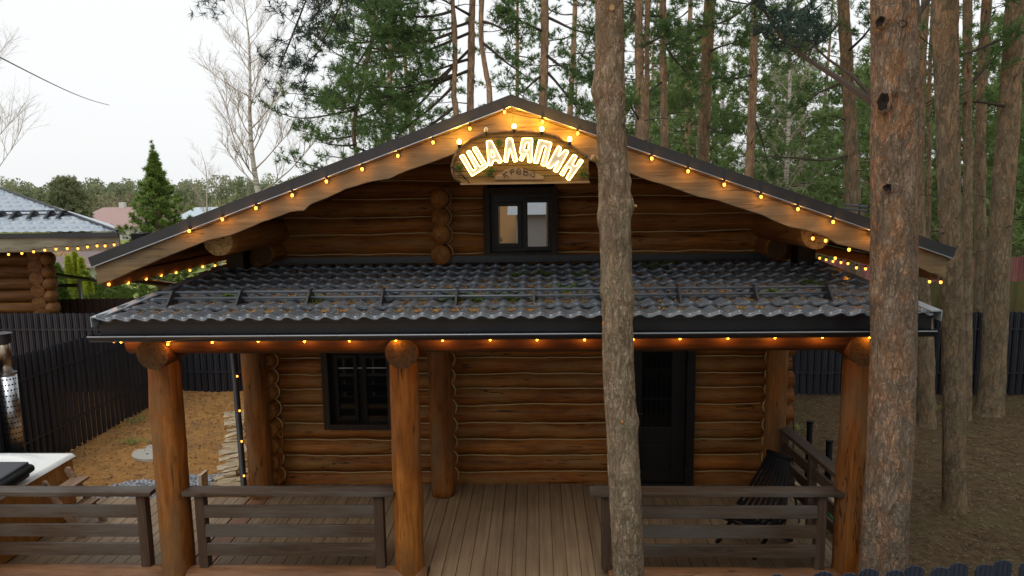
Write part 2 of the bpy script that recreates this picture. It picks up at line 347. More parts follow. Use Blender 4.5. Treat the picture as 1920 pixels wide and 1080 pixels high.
# ---------------------------------------------------------------- foliage builders
def unit(n):
    v = rng.normal(size=(n, 3)); return v/np.linalg.norm(v, axis=1, keepdims=True)
def needles(name, P, D, size, mat, parent, k=10, wd=.018, tint=None, spread=.8):
    """k thin triangles on every tuft: P (n,3) positions, D (n,3) twig directions, size (n,)"""
    P = np.asarray(P); D = np.asarray(D); n = len(P); size = np.broadcast_to(np.asarray(size, float), (n,))
    if tint is None:
        tint = np.clip(.5+.25*rng.normal(size=n), 0, 1)
    P = np.repeat(P, k, 0); D = np.repeat(D, k, 0); s = np.repeat(size, k)*rng.uniform(.6, 1.15, n*k); T = np.repeat(tint, k)
    d = D*.55+unit(n*k)*spread; d /= np.linalg.norm(d, axis=1, keepdims=True)
    b = P+D*(rng.uniform(-.5, .5, (n*k, 1))*s[:, None]*.8)
    sd = np.cross(d, unit(n*k)); sd /= np.linalg.norm(sd, axis=1, keepdims=True)+1e-9
    wv = (wd*rng.uniform(.6, 1.3, n*k))[:, None]
    V = np.stack([b-sd*wv*.5, b+sd*wv*.5, b+d*s[:, None]], 1).reshape(-1, 3)
    return np_obj(name, V, np.arange(len(V)).reshape(-1, 3), mat, parent, col=np.repeat(T, 3)[:, None]*np.ones((1, 3)))
class Crown:
    def __init__(s): s.P = []; s.D = []; s.T = []; s.w = MB()
    def twig(s, a, b, r, tf, n=3):
        a = Vector(a); b = Vector(b); mid = (a+b)/2+Vector((random.uniform(-1, 1), random.uniform(-1, 1), random.uniform(-.4, .8)))*(b-a).length*.07
        s.w.tube([a, mid, b], [r, r*.8, r*.4], n, False)
        L = (b-a).length; k = max(2, int(L/tf*1.3)); d = (b-a).normalized(); rj = min(.09, L*.16)
        for i in range(k):
            t = 1-.55*(i/k)**1.4; p = a.lerp(b, t)+Vector((random.gauss(0, 1), random.gauss(0, 1), random.gauss(.2, .8)))*rj
            u_ = Vector((random.gauss(0, 1), random.gauss(0, 1), random.gauss(0, 1))).normalized()
            s.P.append(tuple(p)); s.D.append(tuple(d*.7+u_*.8+Vector((0, 0, .5))))
            s.T.append(s.tb+random.gauss(0, .13))
    def bough(s, a, b, r, tw=14, tl=.55, tf=.13, sag=-.12, bare=.35, tb=None):
        s.tb = random.uniform(.25, .75) if tb is None else tb
        a = Vector(a); b = Vector(b); L = (b-a).length; n = 9; pts = []
        side = (b-a).cross(Vector((0, 0, 1))); side = side.normalized() if side.length > 1e-3 else Vector((1, 0, 0))
        ph = random.uniform(0, 6)
        for i in range(n):
            t = i/(n-1); p = a.lerp(b, t)+Vector((0, 0, sag*L*sin(pi*t)))+side*(L*.05*sin(t*5+ph)*t)+Vector((0, 0, .03*L*sin(t*7+ph)*t)); pts.append(p)
        s.w.tube(pts, [r*(1-.82*i/(n-1)) for i in range(n)], 5, False)
        for i in range(tw):
            t = bare+(1-bare)*(i+random.random())/tw; j = min(int(t*(n-1)), n-2); p = pts[j].lerp(pts[j+1], t*(n-1)-j)
            dr = (pts[j+1]-pts[j]).normalized(); sgn = 1 if i % 2 else -1
            d = (dr*random.uniform(.3, 1.0)+side*sgn*random.uniform(.2, 1.1)+Vector((0, 0, random.uniform(-.35, 1.0)))).normalized()
            l = tl*random.uniform(.5, 1.15)*(1.15-.6*t)
            s.twig(p, p+d*l, r*.12+.002, tf)
            if random.random() < .6:
                q = p+d*l*.5; d2 = (d+side*random.uniform(-1, 1)+Vector((0, 0, random.uniform(-.2, .6)))).normalized(); s.twig(q, q+d2*l*.5, .004, tf)
        s.twig(pts[-2], pts[-1]+(pts[-1]-pts[-2])*.3, .006, tf)
    def build(s, parent, mat='needle', size=.10, k=9, wd=.014, name='crown', wood='twig'):
        o = s.w.build('limbs', M[wood], parent)
        D = np.array(s.D); D /= np.linalg.norm(D, axis=1, keepdims=True)
        return needles(name, np.array(s.P), D, size*1.2, M[mat], o.parent, int(k*1.75), wd*1.4, np.clip(np.array(s.T), 0, 1))
def trunk_mesh(name, path, rad, mat, parent, n=24, step=.12, amp=.012, knots=(), vs=7., smooth=True):
    """displaced bark trunk following path (list of Vector) with radii"""
    path = [Vector(p) for p in path]; L = [0]
    for i in range(1, len(path)): L.append(L[-1]+(path[i]-path[i-1]).length)
    m = max(3, int(L[-1]/step)); V = np.zeros((m+1, n, 3))
    for i in range(m+1):
        s_ = L[-1]*i/m; j = 0
        while j < len(L)-2 and L[j+1] < s_: j += 1
        t = (s_-L[j])/(L[j+1]-L[j]); 
        p0 = path[max(j-1, 0)]; p1 = path[j]; p2 = path[j+1]; p3 = path[min(j+2, len(path)-1)]
        c = .5*((2*p1)+(p2-p0)*t+(2*p0-5*p1+4*p2-p3)*t*t+(3*p1-p0-3*p2+p3)*t**3); r = rad[j]+(rad[j+1]-rad[j])*t
        for k in range(n):
            a = 2*pi*k/n; d = Vector((cos(a), sin(a), 0)); q = c+d*r
            if amp:
                q2 = Vector((q.x*vs, q.y*vs, q.z*vs*.24)); q2 += noise.noise_vector(q2*.8)*.5
                e = min(abs(noise.noise(q2*1.3))*5.5, 1); e2 = min(abs(noise.noise(q2*3.1+Vector((7, 1, 3))))*5, 1)
                h = amp*(e-.8)+amp*.45*(e2-.8)+amp*.5*noise.noise(q*30)+amp*1.1*noise.noise(q*2.3)
                for (kz, ka, kr, kh) in knots:
                    da = (a-ka+pi) % (2*pi)-pi; g = math.exp(-((da*r)**2+(q.z-kz)**2)/(kr*kr)); h += kh*g
                q = c+d*(r+h)
            V[i, k] = q
    idx = np.arange((m+1)*n).reshape(m+1, n); a = idx[:-1]; b = idx[1:]
    Fc = np.stack([a, np.roll(a, -1, 1), np.roll(b, -1, 1), b], -1).reshape(-1, 4)
    return np_obj(name, V.reshape(-1, 3), Fc, mat, parent, smooth=smooth)

# ================================================================ SETTING
# ground sheet
xs = np.unique(np.concatenate([np.linspace(-400, -30, 14), np.linspace(-30, -12, 19), np.linspace(-12, 13, 251), np.linspace(13, 30, 18), np.linspace(30, 400, 14)]))
ys = np.unique(np.concatenate([np.linspace(-200, -20, 8), np.linspace(-20, 4, 13), np.linspace(4, 17, 131), np.linspace(17, 60, 40), np.linspace(60, 800, 16)]))
GX, GY = np.meshgrid(xs, ys); GZ = np.zeros_like(GX)
for i in range(GX.shape[0]):
    for j in range(GX.shape[1]):
        x, y = GX[i, j], GY[i, j]; z = gz(x, y)
        if -12 < x < 13 and 4 < y < 17:
            z += .035*noise.noise(Vector((x*1.3, y*1.3, 0)))+.025*noise.noise(Vector((x*5, y*5, 3)))
        GZ[i, j] = z
V = np.stack([GX, GY, GZ], -1).reshape(-1, 3); idx = np.arange(len(V)).reshape(GX.shape)
gr = np_obj('ground', V, np.stack([idx[:-1, :-1], idx[:-1, 1:], idx[1:, 1:], idx[1:, :-1]], -1).reshape(-1, 4), M['ground'], smooth=True)
tag(gr, kind='structure')
# deck
def board_deck(name, x0, x1, y0, y1, z1=0, pitch=.1487, gap=.008, mat=None):
    mb = MB(); k0 = math.floor(x0/pitch); x = k0*pitch
    while x < x1:
        a = max(x+gap/2, x0); b = min(x+pitch-gap/2, x1)
        if b-a > .01: mb.bb(a, b, y0, y1, z1-.025, z1)
        x += pitch
    mb.bb(x0, x1, y0+.01, y1-.01, z1-.12, z1-.0255)
    return mb
mb = board_deck('d', -3.6, 3.32, 7.0, 9.62)
mb2 = board_deck('d', -1.05, .95, 6.45, 6.995); mb.add(mb2.v, mb2.f)
mb2 = board_deck('d', -8.2, -3.86, 6.9, 9.05); mb.add(mb2.v, mb2.f)
deck = mb.build('deck', M['deck'], bevel=0); tag(deck, kind='structure')
mb = MB(); mb.bb(-3.845, -3.615, 6.98, 9.3, -.06, .003); mb.build('border_board', M['deck_dark'], deck)
mb = MB(); mb.bb(-8.2, 3.3, 7.02, 9.0, -.48, -.121); mb.bb(-1.05, .95, 6.5, 7.02, -.48, -.121); mb.build('skirt_board', M['frame'], deck)
def rlog(p0, p1, r, mat, name, parent, n=20, seg=14, wob=.008, end=True, endmat='endgrain_d', taper=1):
    """a round log with a little irregularity and separate end grain colour"""
    p0 = Vector(p0); p1 = Vector(p1); d = (p1-p0).normalized(); u = d.orthogonal().normalized(); v = d.cross(u)
    o3 = random.uniform(0, 50); vs = []; fs = []
    for i in range(seg+1):
        t = i/seg; c = p0.lerp(p1, t)+u*wob*noise.noise(Vector((t*3, o3, 0)))+v*wob*noise.noise(Vector((t*3, o3, 9)))
        rr0 = r*(1+(taper-1)*t)
        for j in range(n):
            a = 2*pi*j/n; rr = rr0+wob*1.1*noise.noise(Vector((cos(a)*1.3, sin(a)*1.3, t*(p1-p0).length*2.2+o3)))
            if i in (0, seg): rr -= .006
            vs.append(c+(u*cos(a)+v*sin(a))*rr)
    for i in range(seg):
        for j in range(n): fs.append((i*n+j, i*n+(j+1) % n, (i+1)*n+(j+1) % n, (i+1)*n+j))
    mb = MB(); mb.add(vs, fs+[tuple(range(n))[::-1], tuple(seg*n+j for j in range(n))])
    o = mb.build(name, mat, parent, smooth=True)
    o.data.materials.append(M[endmat]); o.data.polygons[len(fs)].material_index = 1; o.data.polygons[len(fs)+1].material_index = 1
    return o
for a, b in ((-8.0, -3.95), (-3.75, -1.18), (.72, 3.15)):
    rlog((a, 7.12, -.05), (b, 7.12, -.05), .145, M['sill'], 'sill_log', deck)

# ================================================================ LOG CABIN
CX = -.24
cabin = empty('log_cabin', (CX, 9.5, -.4), 'brown log cabin with a dark metal roof, wavy wooden gable boards and a front porch', 'log cabin')
SE = [-.10, .158, .396, .625, .861, 1.117, 1.349, 1.557, 1.786, 2.02, 2.25, 2.48, 2.72, 2.96, 3.21, 3.473, 3.698, 3.937, 4.17, 4.40, 4.62, 4.84]
def roofz(x): return 4.84-.355*abs(x-CX)
def seam(i, s_, ph=0):
    return SE[i]+.020*noise.noise(Vector((s_*1.7+ph, i*7.3, 0)))+.010*noise.noise(Vector((s_*5+ph, i*3.1, 4)))
def log_wall(name, tr, s0, s1, holes, mat, parent, top=14, clip=None, step=.06, prof=9, ph=0, chink=True):
    """tr(s, out, z) -> world.  holes: (a,b,i0,i1) courses i0..i1-1 are left out between a and b"""
    mb = MB(); ck = MB(); segs = []
    for i in range(top):
        a0, a1 = s0, s1
        if clip:
            a0 = max(a0, clip(SE[i])[0]); a1 = min(a1, clip(SE[i])[1])
            if a1-a0 < .3: continue
        iv = [(a0, a1)]
        for (ha, hb, i0, i1) in holes:
            if i0 <= i < i1:
                nv = []
                for (p, q) in iv:
                    if hb <= p or ha >= q: nv.append((p, q)); continue
                    if ha-p > .05: nv.append((p, ha))
                    if q-hb > .05: nv.append((hb, q))
                iv = nv
        for (p, q) in iv: segs.append((i, p, q))
    for (i, p, q) in segs:
        n = max(2, int((q-p)/step)); vs = []; rr = random.uniform(-.006, .010)
        for k in range(n+1):
            s_ = p+(q-p)*k/n; zb = seam(i, s_, ph); zt = seam(i+1, s_, ph); zc = (zb+zt)/2; hh = (zt-zb)/2+.002
            for j in range(prof):
                t = -1+2*j/(prof-1); o = -.095*abs(t)**2.4+rr+.008*noise.noise(Vector((s_*2.1+ph, t*1.5, i*5.0)))
                vs.append(tr(s_, o, min(zc+t*hh, 4.86-.355*abs(s_-CX)) if clip else zc+t*hh))
        fs = [(k*prof+j, (k+1)*prof+j, (k+1)*prof+j+1, k*prof+j+1) for k in range(n) for j in range(prof-1)]
        b = len(vs); vs += [tr(p, -.2, (SE[i]+SE[i+1])/2), tr(q, -.2, (SE[i]+SE[i+1])/2)]
        fs += [(b, j, j+1) for j in range(prof-1)]+[(b+1, n*prof+j+1, n*prof+j) for j in range(prof-1)]
        mb.add(vs, fs)
        if chink and i > 0:
            pts = [tr(p+(q-p)*k/n, -.05, seam(i, p+(q-p)*k/n, ph)) for k in range(0, n+1, 2) if not clip or seam(i, p+(q-p)*k/n, ph) < 4.85-.355*abs(p+(q-p)*k/n-CX)]
            ck.tube(pts, .0068, 5, False)
    o = mb.build(name, mat, parent, smooth=True)
    if chink: ck.build('chinking', M['chink'], o)
    return o
front = lambda s, o, z: Vector((s, 9.5-o, z))
DX0, DX1 = 1.17, 2.02
fw = log_wall('front_wall', front, -3.58, 3.08, [(-2.93, -1.99, 4, 9), (-.64, .24, 14, 18), (DX0, DX1, 0, 10)], M['wall_log'], cabin, top=21, clip=lambda z: (CX-(4.9-z)/.355, CX+(4.9-z)/.355))
log_wall('side_wall', lambda s, o, z: Vector((-3.74-o, s, z)), 9.75, 16.6, [], M['wall_log_y'], cabin, top=15, step=.4, ph=11, chink=False)
log_wall('side_wall', lambda s, o, z: Vector((3.24+o, s, z)), 9.75, 16.6, [], M['wall_log_y'], cabin, top=15, step=.4, ph=21, chink=False)
log_wall('back_wall', lambda s, o, z: Vector((s, 16.6+o, z)), -3.7, 3.2, [], M['wall_log'], cabin, top=21, step=.4, ph=31, clip=lambda z: (CX-(4.9-z)/.355, CX+(4.9-z)/.355), chink=False)
mb = MB(); mb.prism([(-3.6, -.45), (3.1, -.45), (3.1, 3.5), (CX, 4.7), (-3.6, 3.5)], 9.66, 9.70); mb.build('light_stop_backing', M['black'], cabin)  # unseen black sheet added behind the logs to stop light
# corner log ends
lc = MB(); cc = MB(); cy = MB()
rnd = random.Random(3)
def logend_mesh(mb, c, r, y0, y1, n=14):
    # short round log along Y with slightly domed cut end
    vs = []
    ph = rnd.uniform(0, 9)
    for (y, rr) in ((y0+.012, r-.012), (y0+.03, r), (y1, r)):
        for j in range(n):
            a = 2*pi*j/n; q = rr*(1+.05*noise.noise(Vector((cos(a), sin(a), ph)))); vs.append((c[0]+q*cos(a), y, c[1]+q*sin(a)*1.02))
    vs.append((c[0], y0, c[1])); e = len(vs)-1
    fs = [(i*n+j, (i+1)*n+j, (i+1)*n+(j+1) % n, i*n+(j+1) % n) for i in range(2) for j in range(n)]+[(e, j, (j+1) % n) for j in range(n)]
    mb.add(vs, fs)
for cxp, side, i0, i1, yy in ((-3.655, 1, 1, 15, 9.26), (3.15, -1, 1, 15, 9.26), (-1.24, 1, 1, 18, 9.24)):
    lc = MB(); cc = MB()
    for i in range(i0, i1):
        if 12 < i < 14: continue
        r = (SE[i+1]-SE[i-1])/4+.006; zc = SE[i]; y0 = yy+rnd.uniform(-.03, .03)
        logend_mesh(lc, (cxp, zc), r, y0, 9.75)
        pts = [(cxp+side*(r+.003)*cos(a), 9.455, zc+(r+.003)*sin(a)) for a in np.linspace(-1.15, 1.15, 9)]
        cc.tube(pts, .0095, 5, False)
        if cxp == -1.24 and i > 13:
            pts = [(cxp-(r+.002)*cos(a), 9.455, zc+(r+.002)*sin(a)) for a in np.linspace(-1.15, 1.15, 9)]; cc.tube(pts, .006, 5, False)
    o = lc.build('corner_log_ends', M['wall_log_y'], cabin, smooth=True); cc.build('chinking', M['chink'], o)
for cxp, x1 in ((-3.84, -4.03), (3.3, 3.43)):
    cy = MB()
    for i in range(0, 15):
        if 12 < i < 14: continue
        zc = (SE[i]+SE[i+1])/2; r = (SE[i+1]-SE[i])/2
        cy.tube([(cxp+(.25 if cxp < 0 else -.25), 9.6, zc), (x1+rnd.uniform(-.03, .03), 9.6, zc)], [r, r*rnd.uniform(.93, 1.02)], 14)
    cy.build('wall_log_ends', M['wall_log'], cabin, smooth=False)
# purlins carrying the gable overhang
for x, ss in ((-3.46, 1), (2.96, -1)):
    rlog((x, 7.72, 3.53), (x, 10.2, 3.53), .165, M['wall_log_y'], 'purlin', cabin, endmat='endgrain')
    rlog((x-ss*.02, 9.0, 3.27), (x-ss*.02, 10.2, 3.27), .13, M['wall_log_y'], 'purlin', cabin)
rlog((CX, 7.6, 4.55), (CX, 10.2, 4.55), .15, M['wall_log_y'], 'purlin', cabin)
for x in (-3.86, 3.36):
    MB().bb(x-.11, x+.11, 9.05, 9.3, 3.0, 3.32).build('rafter_block', M['sash'], cabin)
# main roof
for sg in (-1, 1):
    mb = MB(); e = CX+sg*4.46
    top = [(CX, 4.985), (e, 4.985-.356*4.46)]; bot = [(CX, 4.87), (e, 4.87-.356*4.46)]
    mb.strip(top, bot, 7.47, 17.3); rf = mb.build('roof_panel', M['tile'], cabin)
    mb = MB()
    for k in range(16):   # soffit boards run with the slope
        pass
    n = 62
    for k in range(n):
        y0 = 7.47+k*(9.8/n); dz = .004*(k % 2)
        mb.strip([(CX+sg*.02, 4.866-dz), (e, 4.866-dz-.356*4.46)], [(CX+sg*.02, 4.846-dz), (e, 4.846-dz-.356*4.46)], y0, y0+9.8/n-.008)
    # battens under the eave seen edge-on
    mb.build('soffit', M['soffit'], cabin)
    mb = MB()
    for xx in (4.36, 4.1, 3.84):
        x = CX+sg*xx; z = 4.83-.356*xx; mb.bb(x-.06, x+.06, 7.47, 17.2, z-.055, z+.003)
    mb.build('eave_batten', M['soffit'], cabin)
    mb = MB(); xe = CX+sg*4.37; mb.bb(xe-.03, xe+.03, 7.465, 17.2, 3.20, 3.33); mb.bb(xe-.05-sg*.04, xe+.02-sg*.04, 7.465, 17.2, 3.07, 3.197); mb.build('eave_board', M['soffit'], cabin, bevel=.01)
    tx = CX+sg*4.42; mb = MB(); zt = 5.0-.356*4.40
    # verge trim in front of the barge board
    mb.strip([(CX-sg*.0, 4.955+.03), (CX+sg*4.46, 3.385+.015)], [(CX, 4.872), (CX+sg*4.43, 3.297)], 7.365, 7.60)
    vt = mb.build('verge_trim', M['trim'], cabin)
    mb = MB(); mb.tube([(CX, 7.36, 4.868), (CX+sg*4.43, 7.36, 3.295)], .0065, 6); mb.build('trim_edge', M['lip'], vt)
# barge boards traced along their wavy lower edge
LB = [(182, 534), (211, 525), (258, 504), (305, 484), (361, 462), (389, 451), (433, 441), (491, 417), (517, 408), (543, 398), (569, 395), (581, 384), (613, 371), (648, 355), (689, 342), (730, 335), (759, 322), (811, 304), (849, 290), (905, 270), (962, 262)]
RB = [(962, 262), (1020, 270), (1080, 292), (1130, 310), (1174, 322), (1215, 338), (1259, 351), (1309, 369), (1346, 376), (1390, 391), (1431, 404), (1456, 416), (1484, 427), (1511, 431), (1539, 440), (1572, 458), (1600, 465), (1630, 472), (1680, 488), (1724, 502), (1747, 513), (1774, 523)]
for P in (LB, RB):
    bp = [at(x, y, 7.4) for x, y in P]; dn = []
    for i in range(len(bp)-1):
        for k in range(4):
            q = bp[i].lerp(bp[i+1], k/4); dn.append((q.x, q.z+.006*noise.noise(Vector((q.x*9, 0, 2)))))
    dn.append((bp[-1].x, bp[-1].z)); tp = [(x, 4.872-.3555*abs(x-CX)) for x, z in dn]
    mb = MB(); mb.strip(tp, dn, 7.40, 7.46); mb.build('barge_board', M['barge'], cabin, bevel=.006)
# a snow guard rail showing past each slope
for x, y in ((1600, 385),):
    p = at(x, y, 9.6); mb = MB()
    for dz in (0, -.05): mb.tube([(p.x-.12, 8.9, p.z+dz), (p.x+.02, 9.9, p.z+dz)], .016, 6)
    mb.tube([(p.x-.05, 9.3, p.z-.2), (p.x-.05, 9.3, p.z+.03)], .016, 6); mb.build('eave_snow_guard', M['dark'], cabin)
p = at(265, 437, 9.4); MB().bb(p.x-.09, p.x+.07, 9.3, 9.5, p.z-.12, p.z).build('eave_vent', M['black'], cabin, bevel=.01)
# gable window
def window(x0, x1, z0, z1, yf, leaves, name='window', fw_=.085, gm='glass'):
    mb = MB(); mb.bb(x0, x0+fw_, yf, yf+.16, z0, z1); mb.bb(x1-fw_, x1, yf, yf+.16, z0, z1); mb.bb(x0+fw_, x1-fw_, yf+.002, yf+.16, z1-fw_, z1); mb.bb(x0+fw_, x1-fw_, yf-.01, yf+.16, z0, z0+fw_*.9)
    fr = mb.build(name, M['frame'], cabin, bevel=.004)
    for (a, b, c, d) in leaves:
        s = .05; mb = MB(); y = yf+.07
        mb.bb(a-s, a, y, y+.06, c-s, d+s); mb.bb(b, b+s, y, y+.06, c-s, d+s); mb.bb(a, b, y, y+.06, d, d+s); mb.bb(a, b, y, y+.06, c-s, c)
        mb.build('sash', M['sash'], fr, bevel=.003); MB().bb(a, b, y+.025, y+.035, c, d).build('pane', M[gm], fr)
    MB().bb(x0+.02, x1-.02, yf+.128, yf+.14, z0+.02, z1-.02).build('backing', M['sash'], fr)
    return fr
yf = 9.38
p = [at(934, 387, yf+.09), at(971, 456, yf+.09), at(989, 380, yf+.09), at(1027, 462, yf+.09)]
g1 = at(905, 352, yf); g2 = at(1046, 484, yf)
gwn = window(g1.x, g2.x, 3.15, g1.z, yf, [(p[0].x, p[1].x, p[1].z, p[0].z), (p[2].x, p[3].x, p[3].z, p[2].z)])
g1 = at(600, 650, yf); g2 = at(740, 806, yf); q = [at(633, 672, yf+.09), at(667, 783, yf+.09), at(686, 672, yf+.09), at(731, 788, yf+.09)]
lwn = window(g1.x, g2.x, g2.z, 2.06, yf, [(q[0].x, q[1].x, q[1].z, q[0].z), (q[2].x, q[3].x, q[3].z, q[2].z)], gm='glass_low')
a = q[2]; b = q[3]
MB().bb(q[0].x, b.x, yf+.085, yf+.0925, a.z-.14, a.z-.125).build('curtain_rod', M['lip'], lwn)
# door
dr = MB(); dr.bb(1.15, 1.24, 9.40, 9.6, 0.0, 2.12); dr.bb(1.99, 2.10, 9.40, 9.6, 0, 2.12); dr.bb(1.24, 1.99, 9.402, 9.6, 2.04, 2.12); dr.bb(1.24, 1.99, 9.41, 9.6, 0, .035)
door = dr.build('door', M['door'], cabin, bevel=.004)
mb = MB(); Yd = 9.47
mb.bb(1.245, 1.40, Yd, Yd+.05, .04, 2.035); mb.bb(1.80, 1.985, Yd, Yd+.05, .04, 2.035); mb.bb(1.40, 1.80, Yd, Yd+.05, 1.86, 2.035); mb.bb(1.40, 1.80, Yd, Yd+.05, .62, .82); mb.bb(1.40, 1.80, Yd, Yd+.05, .04, .2)
mb.bb(1.40, 1.80, Yd+.02, Yd+.05, .2, .62); mb.bb(1.45, 1.75, Yd+.01, Yd+.025, .26, .56)
mb.build('door_leaf', M['door'], door, bevel=.004); MB().bb(1.40, 1.80, Yd+.025, Yd+.035, .82, 1.86).build('door_pane', M['doorglass'], door)
mb = MB()
for x in (1.47, 1.535, 1.6, 1.665, 1.73): mb.bb(x-.006, x+.006, Yd+.015, Yd+.024, .84, 1.84)
mb.bb(1.42, 1.78, Yd+.012, Yd+.022, 1.2, 1.23); mb.bb(1.42, 1.78, Yd+.012, Yd+.022, 1.62, 1.635); mb.build('door_grille', M['black'], door)
mb = MB(); mb.bb(1.295, 1.325, Yd-.012, Yd, .9, 1.12); mb.tube([(1.31, Yd-.05, 1.03), (1.41, Yd-.05, 1.03)], .011, 8); mb.tube([(1.31, Yd, 1.03), (1.31, Yd-.05, 1.03)], .010, 8); mb.build('door_handle', M['dark'], door)
mb = MB()
for z in (.3, 1.1, 1.75): mb.tube([(1.988, 9.395, z), (1.988, 9.395, z+.1)], .011, 8)
mb.build('hinge', M['black'], door)
# porch posts
def post(x, y, r, z0=-.02, z1=2.4, lean=0): return rlog((x, y, z0), (x+lean, y, z1), r, M['post'], 'log_post', cabin, n=28, seg=26, wob=.012, taper=.96)
post(-3.90, 7.16, .168, -.42, 2.42, .03); post(-1.375, 7.16, .155, -.42, 2.42, .0); post(3.20, 7.16, .152, -.42, 2.42, .02)
post(-3.735, 9.12, .155, -.1, 2.5); post(-1.285, 9.16, .155, .0, 2.5); post(3.08, 9.16, .135, -.1, 2.5)
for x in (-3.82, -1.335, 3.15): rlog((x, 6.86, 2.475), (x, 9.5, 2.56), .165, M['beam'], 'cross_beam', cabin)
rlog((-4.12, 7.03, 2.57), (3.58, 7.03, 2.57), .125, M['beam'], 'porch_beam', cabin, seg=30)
# porch roof
PX0, PX1 = -4.17, 3.62; PY0, PY1 = 6.62, 9.42; WP = .183; RS = .35
def proof(y): return 2.855+.0755*(y-6.65)
def wave(x): return ((1+cos(2*pi*(x-.03)/WP))/2)**1.35
nx = int((PX1-PX0)/WP*12); X = np.linspace(PX0, PX1, nx+1); rows = []
y = PY0; k = 0
while y < PY1-.01:
    y1 = min(y+RS, PY1)
    for t, dz in ((0, -.004), (0.0001, .034), (.04, .036), (.25, .026), (.55, .014), (.85, .004), (.999, 0)):
        rows.append((y+(y1-y)*t, dz, t))
    y = y1; k += 1
RW = np.array([wave(x) for x in X]); V = []
for (yy, dz, t_) in rows:
    st = 1-min(1, ((yy-PY0) % RS)/RS*3)
    V.append(np.stack([X, np.full_like(X, yy)-.050*RW*(dz > .02 or t_ < .01), proof(yy)+dz+.036*RW], -1))
V = np.array(V).reshape(-1, 3); n = nx+1; idx = np.arange(len(V)).reshape(-1, n)
pr = np_obj('porch_roof', V, np.stack([idx[:-1, :-1], idx[:-1, 1:], idx[1:, 1:], idx[1:, :-1]], -1).reshape(-1, 4), M['tile'], cabin, smooth=False)
# a bright bare-metal lip on the front tile edge
mb = MB(); pts = [(x, PY0-.050*wave(x)-.003, proof(PY0)+.036*wave(x)+.008) for x in np.linspace(PX0, PX1, nx//2)]
mb.tube(pts, .0038, 5, False); mb.build('tile_lip_highlight', M['flash'], pr)
M['row_highlight'] = NT('tile_row_highlight').fin((.22, .25, .29), .35, .2, .5); yk = PY0+RS  # paler tubes put the highlights of the tile row edges into colour
while yk < PY1-.05:
    mb = MB(); mb.tube([(x, yk-.050*wave(x)-.002, proof(yk)+.033+.036*wave(x)) for x in np.linspace(PX0, PX1, nx//2)], .0036, 4, False); mb.build('tile_lip_highlight', M['row_highlight'], pr); yk += RS
mb = MB(); vs = [(PX0, 6.74, 2.815), (PX1, 6.74, 2.815), (PX1, 9.42, 3.015), (PX0, 9.42, 3.015)]; mb.add(vs+[(a, b, c-.04) for a, b, c in vs], [(0, 1, 2, 3), (4, 7, 6, 5), (0, 4, 5, 1), (1, 5, 6, 2), (2, 6, 7, 3), (3, 7, 4, 0)]); mb.build('porch_ceiling', M['soffit'], cabin)
mb = MB(); mb.bb(-4.22, 3.66, 6.70, 6.728, 2.655, 2.868); mb.bb(-4.22, 3.66, 6.688, 6.6985, 2.815, 2.868); mb.build('fascia_board', M['dark'], cabin, bevel=.003)
# gutter: open half round
def gutter(name, p0, p1, r, parent, mat):
    mb = MB(); vs = []; n = 12
    for x in (p0, p1):
        for rr in (r, r-.006):
            for j in range(n+1):
                a = pi+pi*j/n; vs.append((x, 6.625+rr*cos(a), 2.715+rr*sin(a)))
    q = n+1; fs = []
    for j in range(n): fs += [(j, 2*q+j, 2*q+j+1, j+1), (q+j, q+j+1, 3*q+j+1, 3*q+j)]
    for a in (0, n): fs.append((a, q+a, 3*q+a, 2*q+a))
    fs += [tuple(range(q)), tuple(2*q+j for j in range(q))[::-1]]
    mb.add(vs, fs); o = mb.build(name, mat, parent, smooth=True)
    mb = MB(); mb.tube([(p0, 6.625-r, 2.715), (p1, 6.625-r, 2.715)], .006, 8); mb.build('gutter_bead', M['lip'], o)
    mb = MB()
    for x in np.arange(p0+.5, p1, .62): mb.bb(x-.012, x+.012, 6.56, 6.69, 2.705, 2.712)
    mb.build('gutter_hook', M['gutter'], o)
    return o
gutter('gutter', -4.27, 3.64, .062, cabin, M['gutter'])
for sx, x in ((-1, -4.19), (1, 3.64)):
    mb = MB()
    a = Vector((x, 6.60, proof(6.6)+.045)); b = Vector((x-sx*.12, 9.42, proof(9.42)+.05)); mb.beam(a, b, .10, .012)
    mb.beam(a+Vector((sx*.05, 0, -.045)), b+Vector((sx*.05, 0, -.045)), .008, .10)
    mb.build('verge_flashing', M['flash'], cabin)
mb = MB(); mb.bb(-4.0, 3.42, 9.36, 9.40, 3.10, 3.19); mb.beam((-4.0, 9.37, 3.115), (3.42, 9.37, 3.115), .14, .01); mb.build('wall_flashing', M['dark'], cabin)
# snow guard on the porch roof
sg_ = MB(); a = at(292, 549, 7.27); b = at(1562, 540, 7.27)
sg_.tube([(a.x, 7.27, 3.035), (b.x, 7.27, 3.035)], .013, 8); sg_.tube([(a.x+.03, 7.23, 2.978), (b.x, 7.23, 2.978)], .013, 8)
M['guard'] = NT('guard_metal').fin((.085, .10, .12), .35, 0, .5)
sgo = sg_.build('snow_guard', M['guard'], cabin, smooth=True)
for px_ in (320, 448, 578, 716, 855, 1000, 1136, 1272, 1415, 1553):
    x = at(px_, 560, 7.2).x; mb = MB(); mb.prism([(0, 0)]*3, 0, 0) if False else None
    vs = [(x-.004, 7.06, 2.905), (x-.004, 7.42, 2.93), (x-.004, 7.31, 3.06), (x-.004, 7.22, 3.06)]
    mb.add(vs+[(v[0]+.022, v[1], v[2]) for v in vs], [(0, 1, 2, 3), (4, 7, 6, 5), (0, 4, 5, 1), (1, 5, 6, 2), (2, 6, 7, 3), (3, 7, 4, 0)])
    mb.bb(x-.02, x+.038, 7.04, 7.12, 2.905, 2.915); mb.build('bracket', M['dark'], sgo)
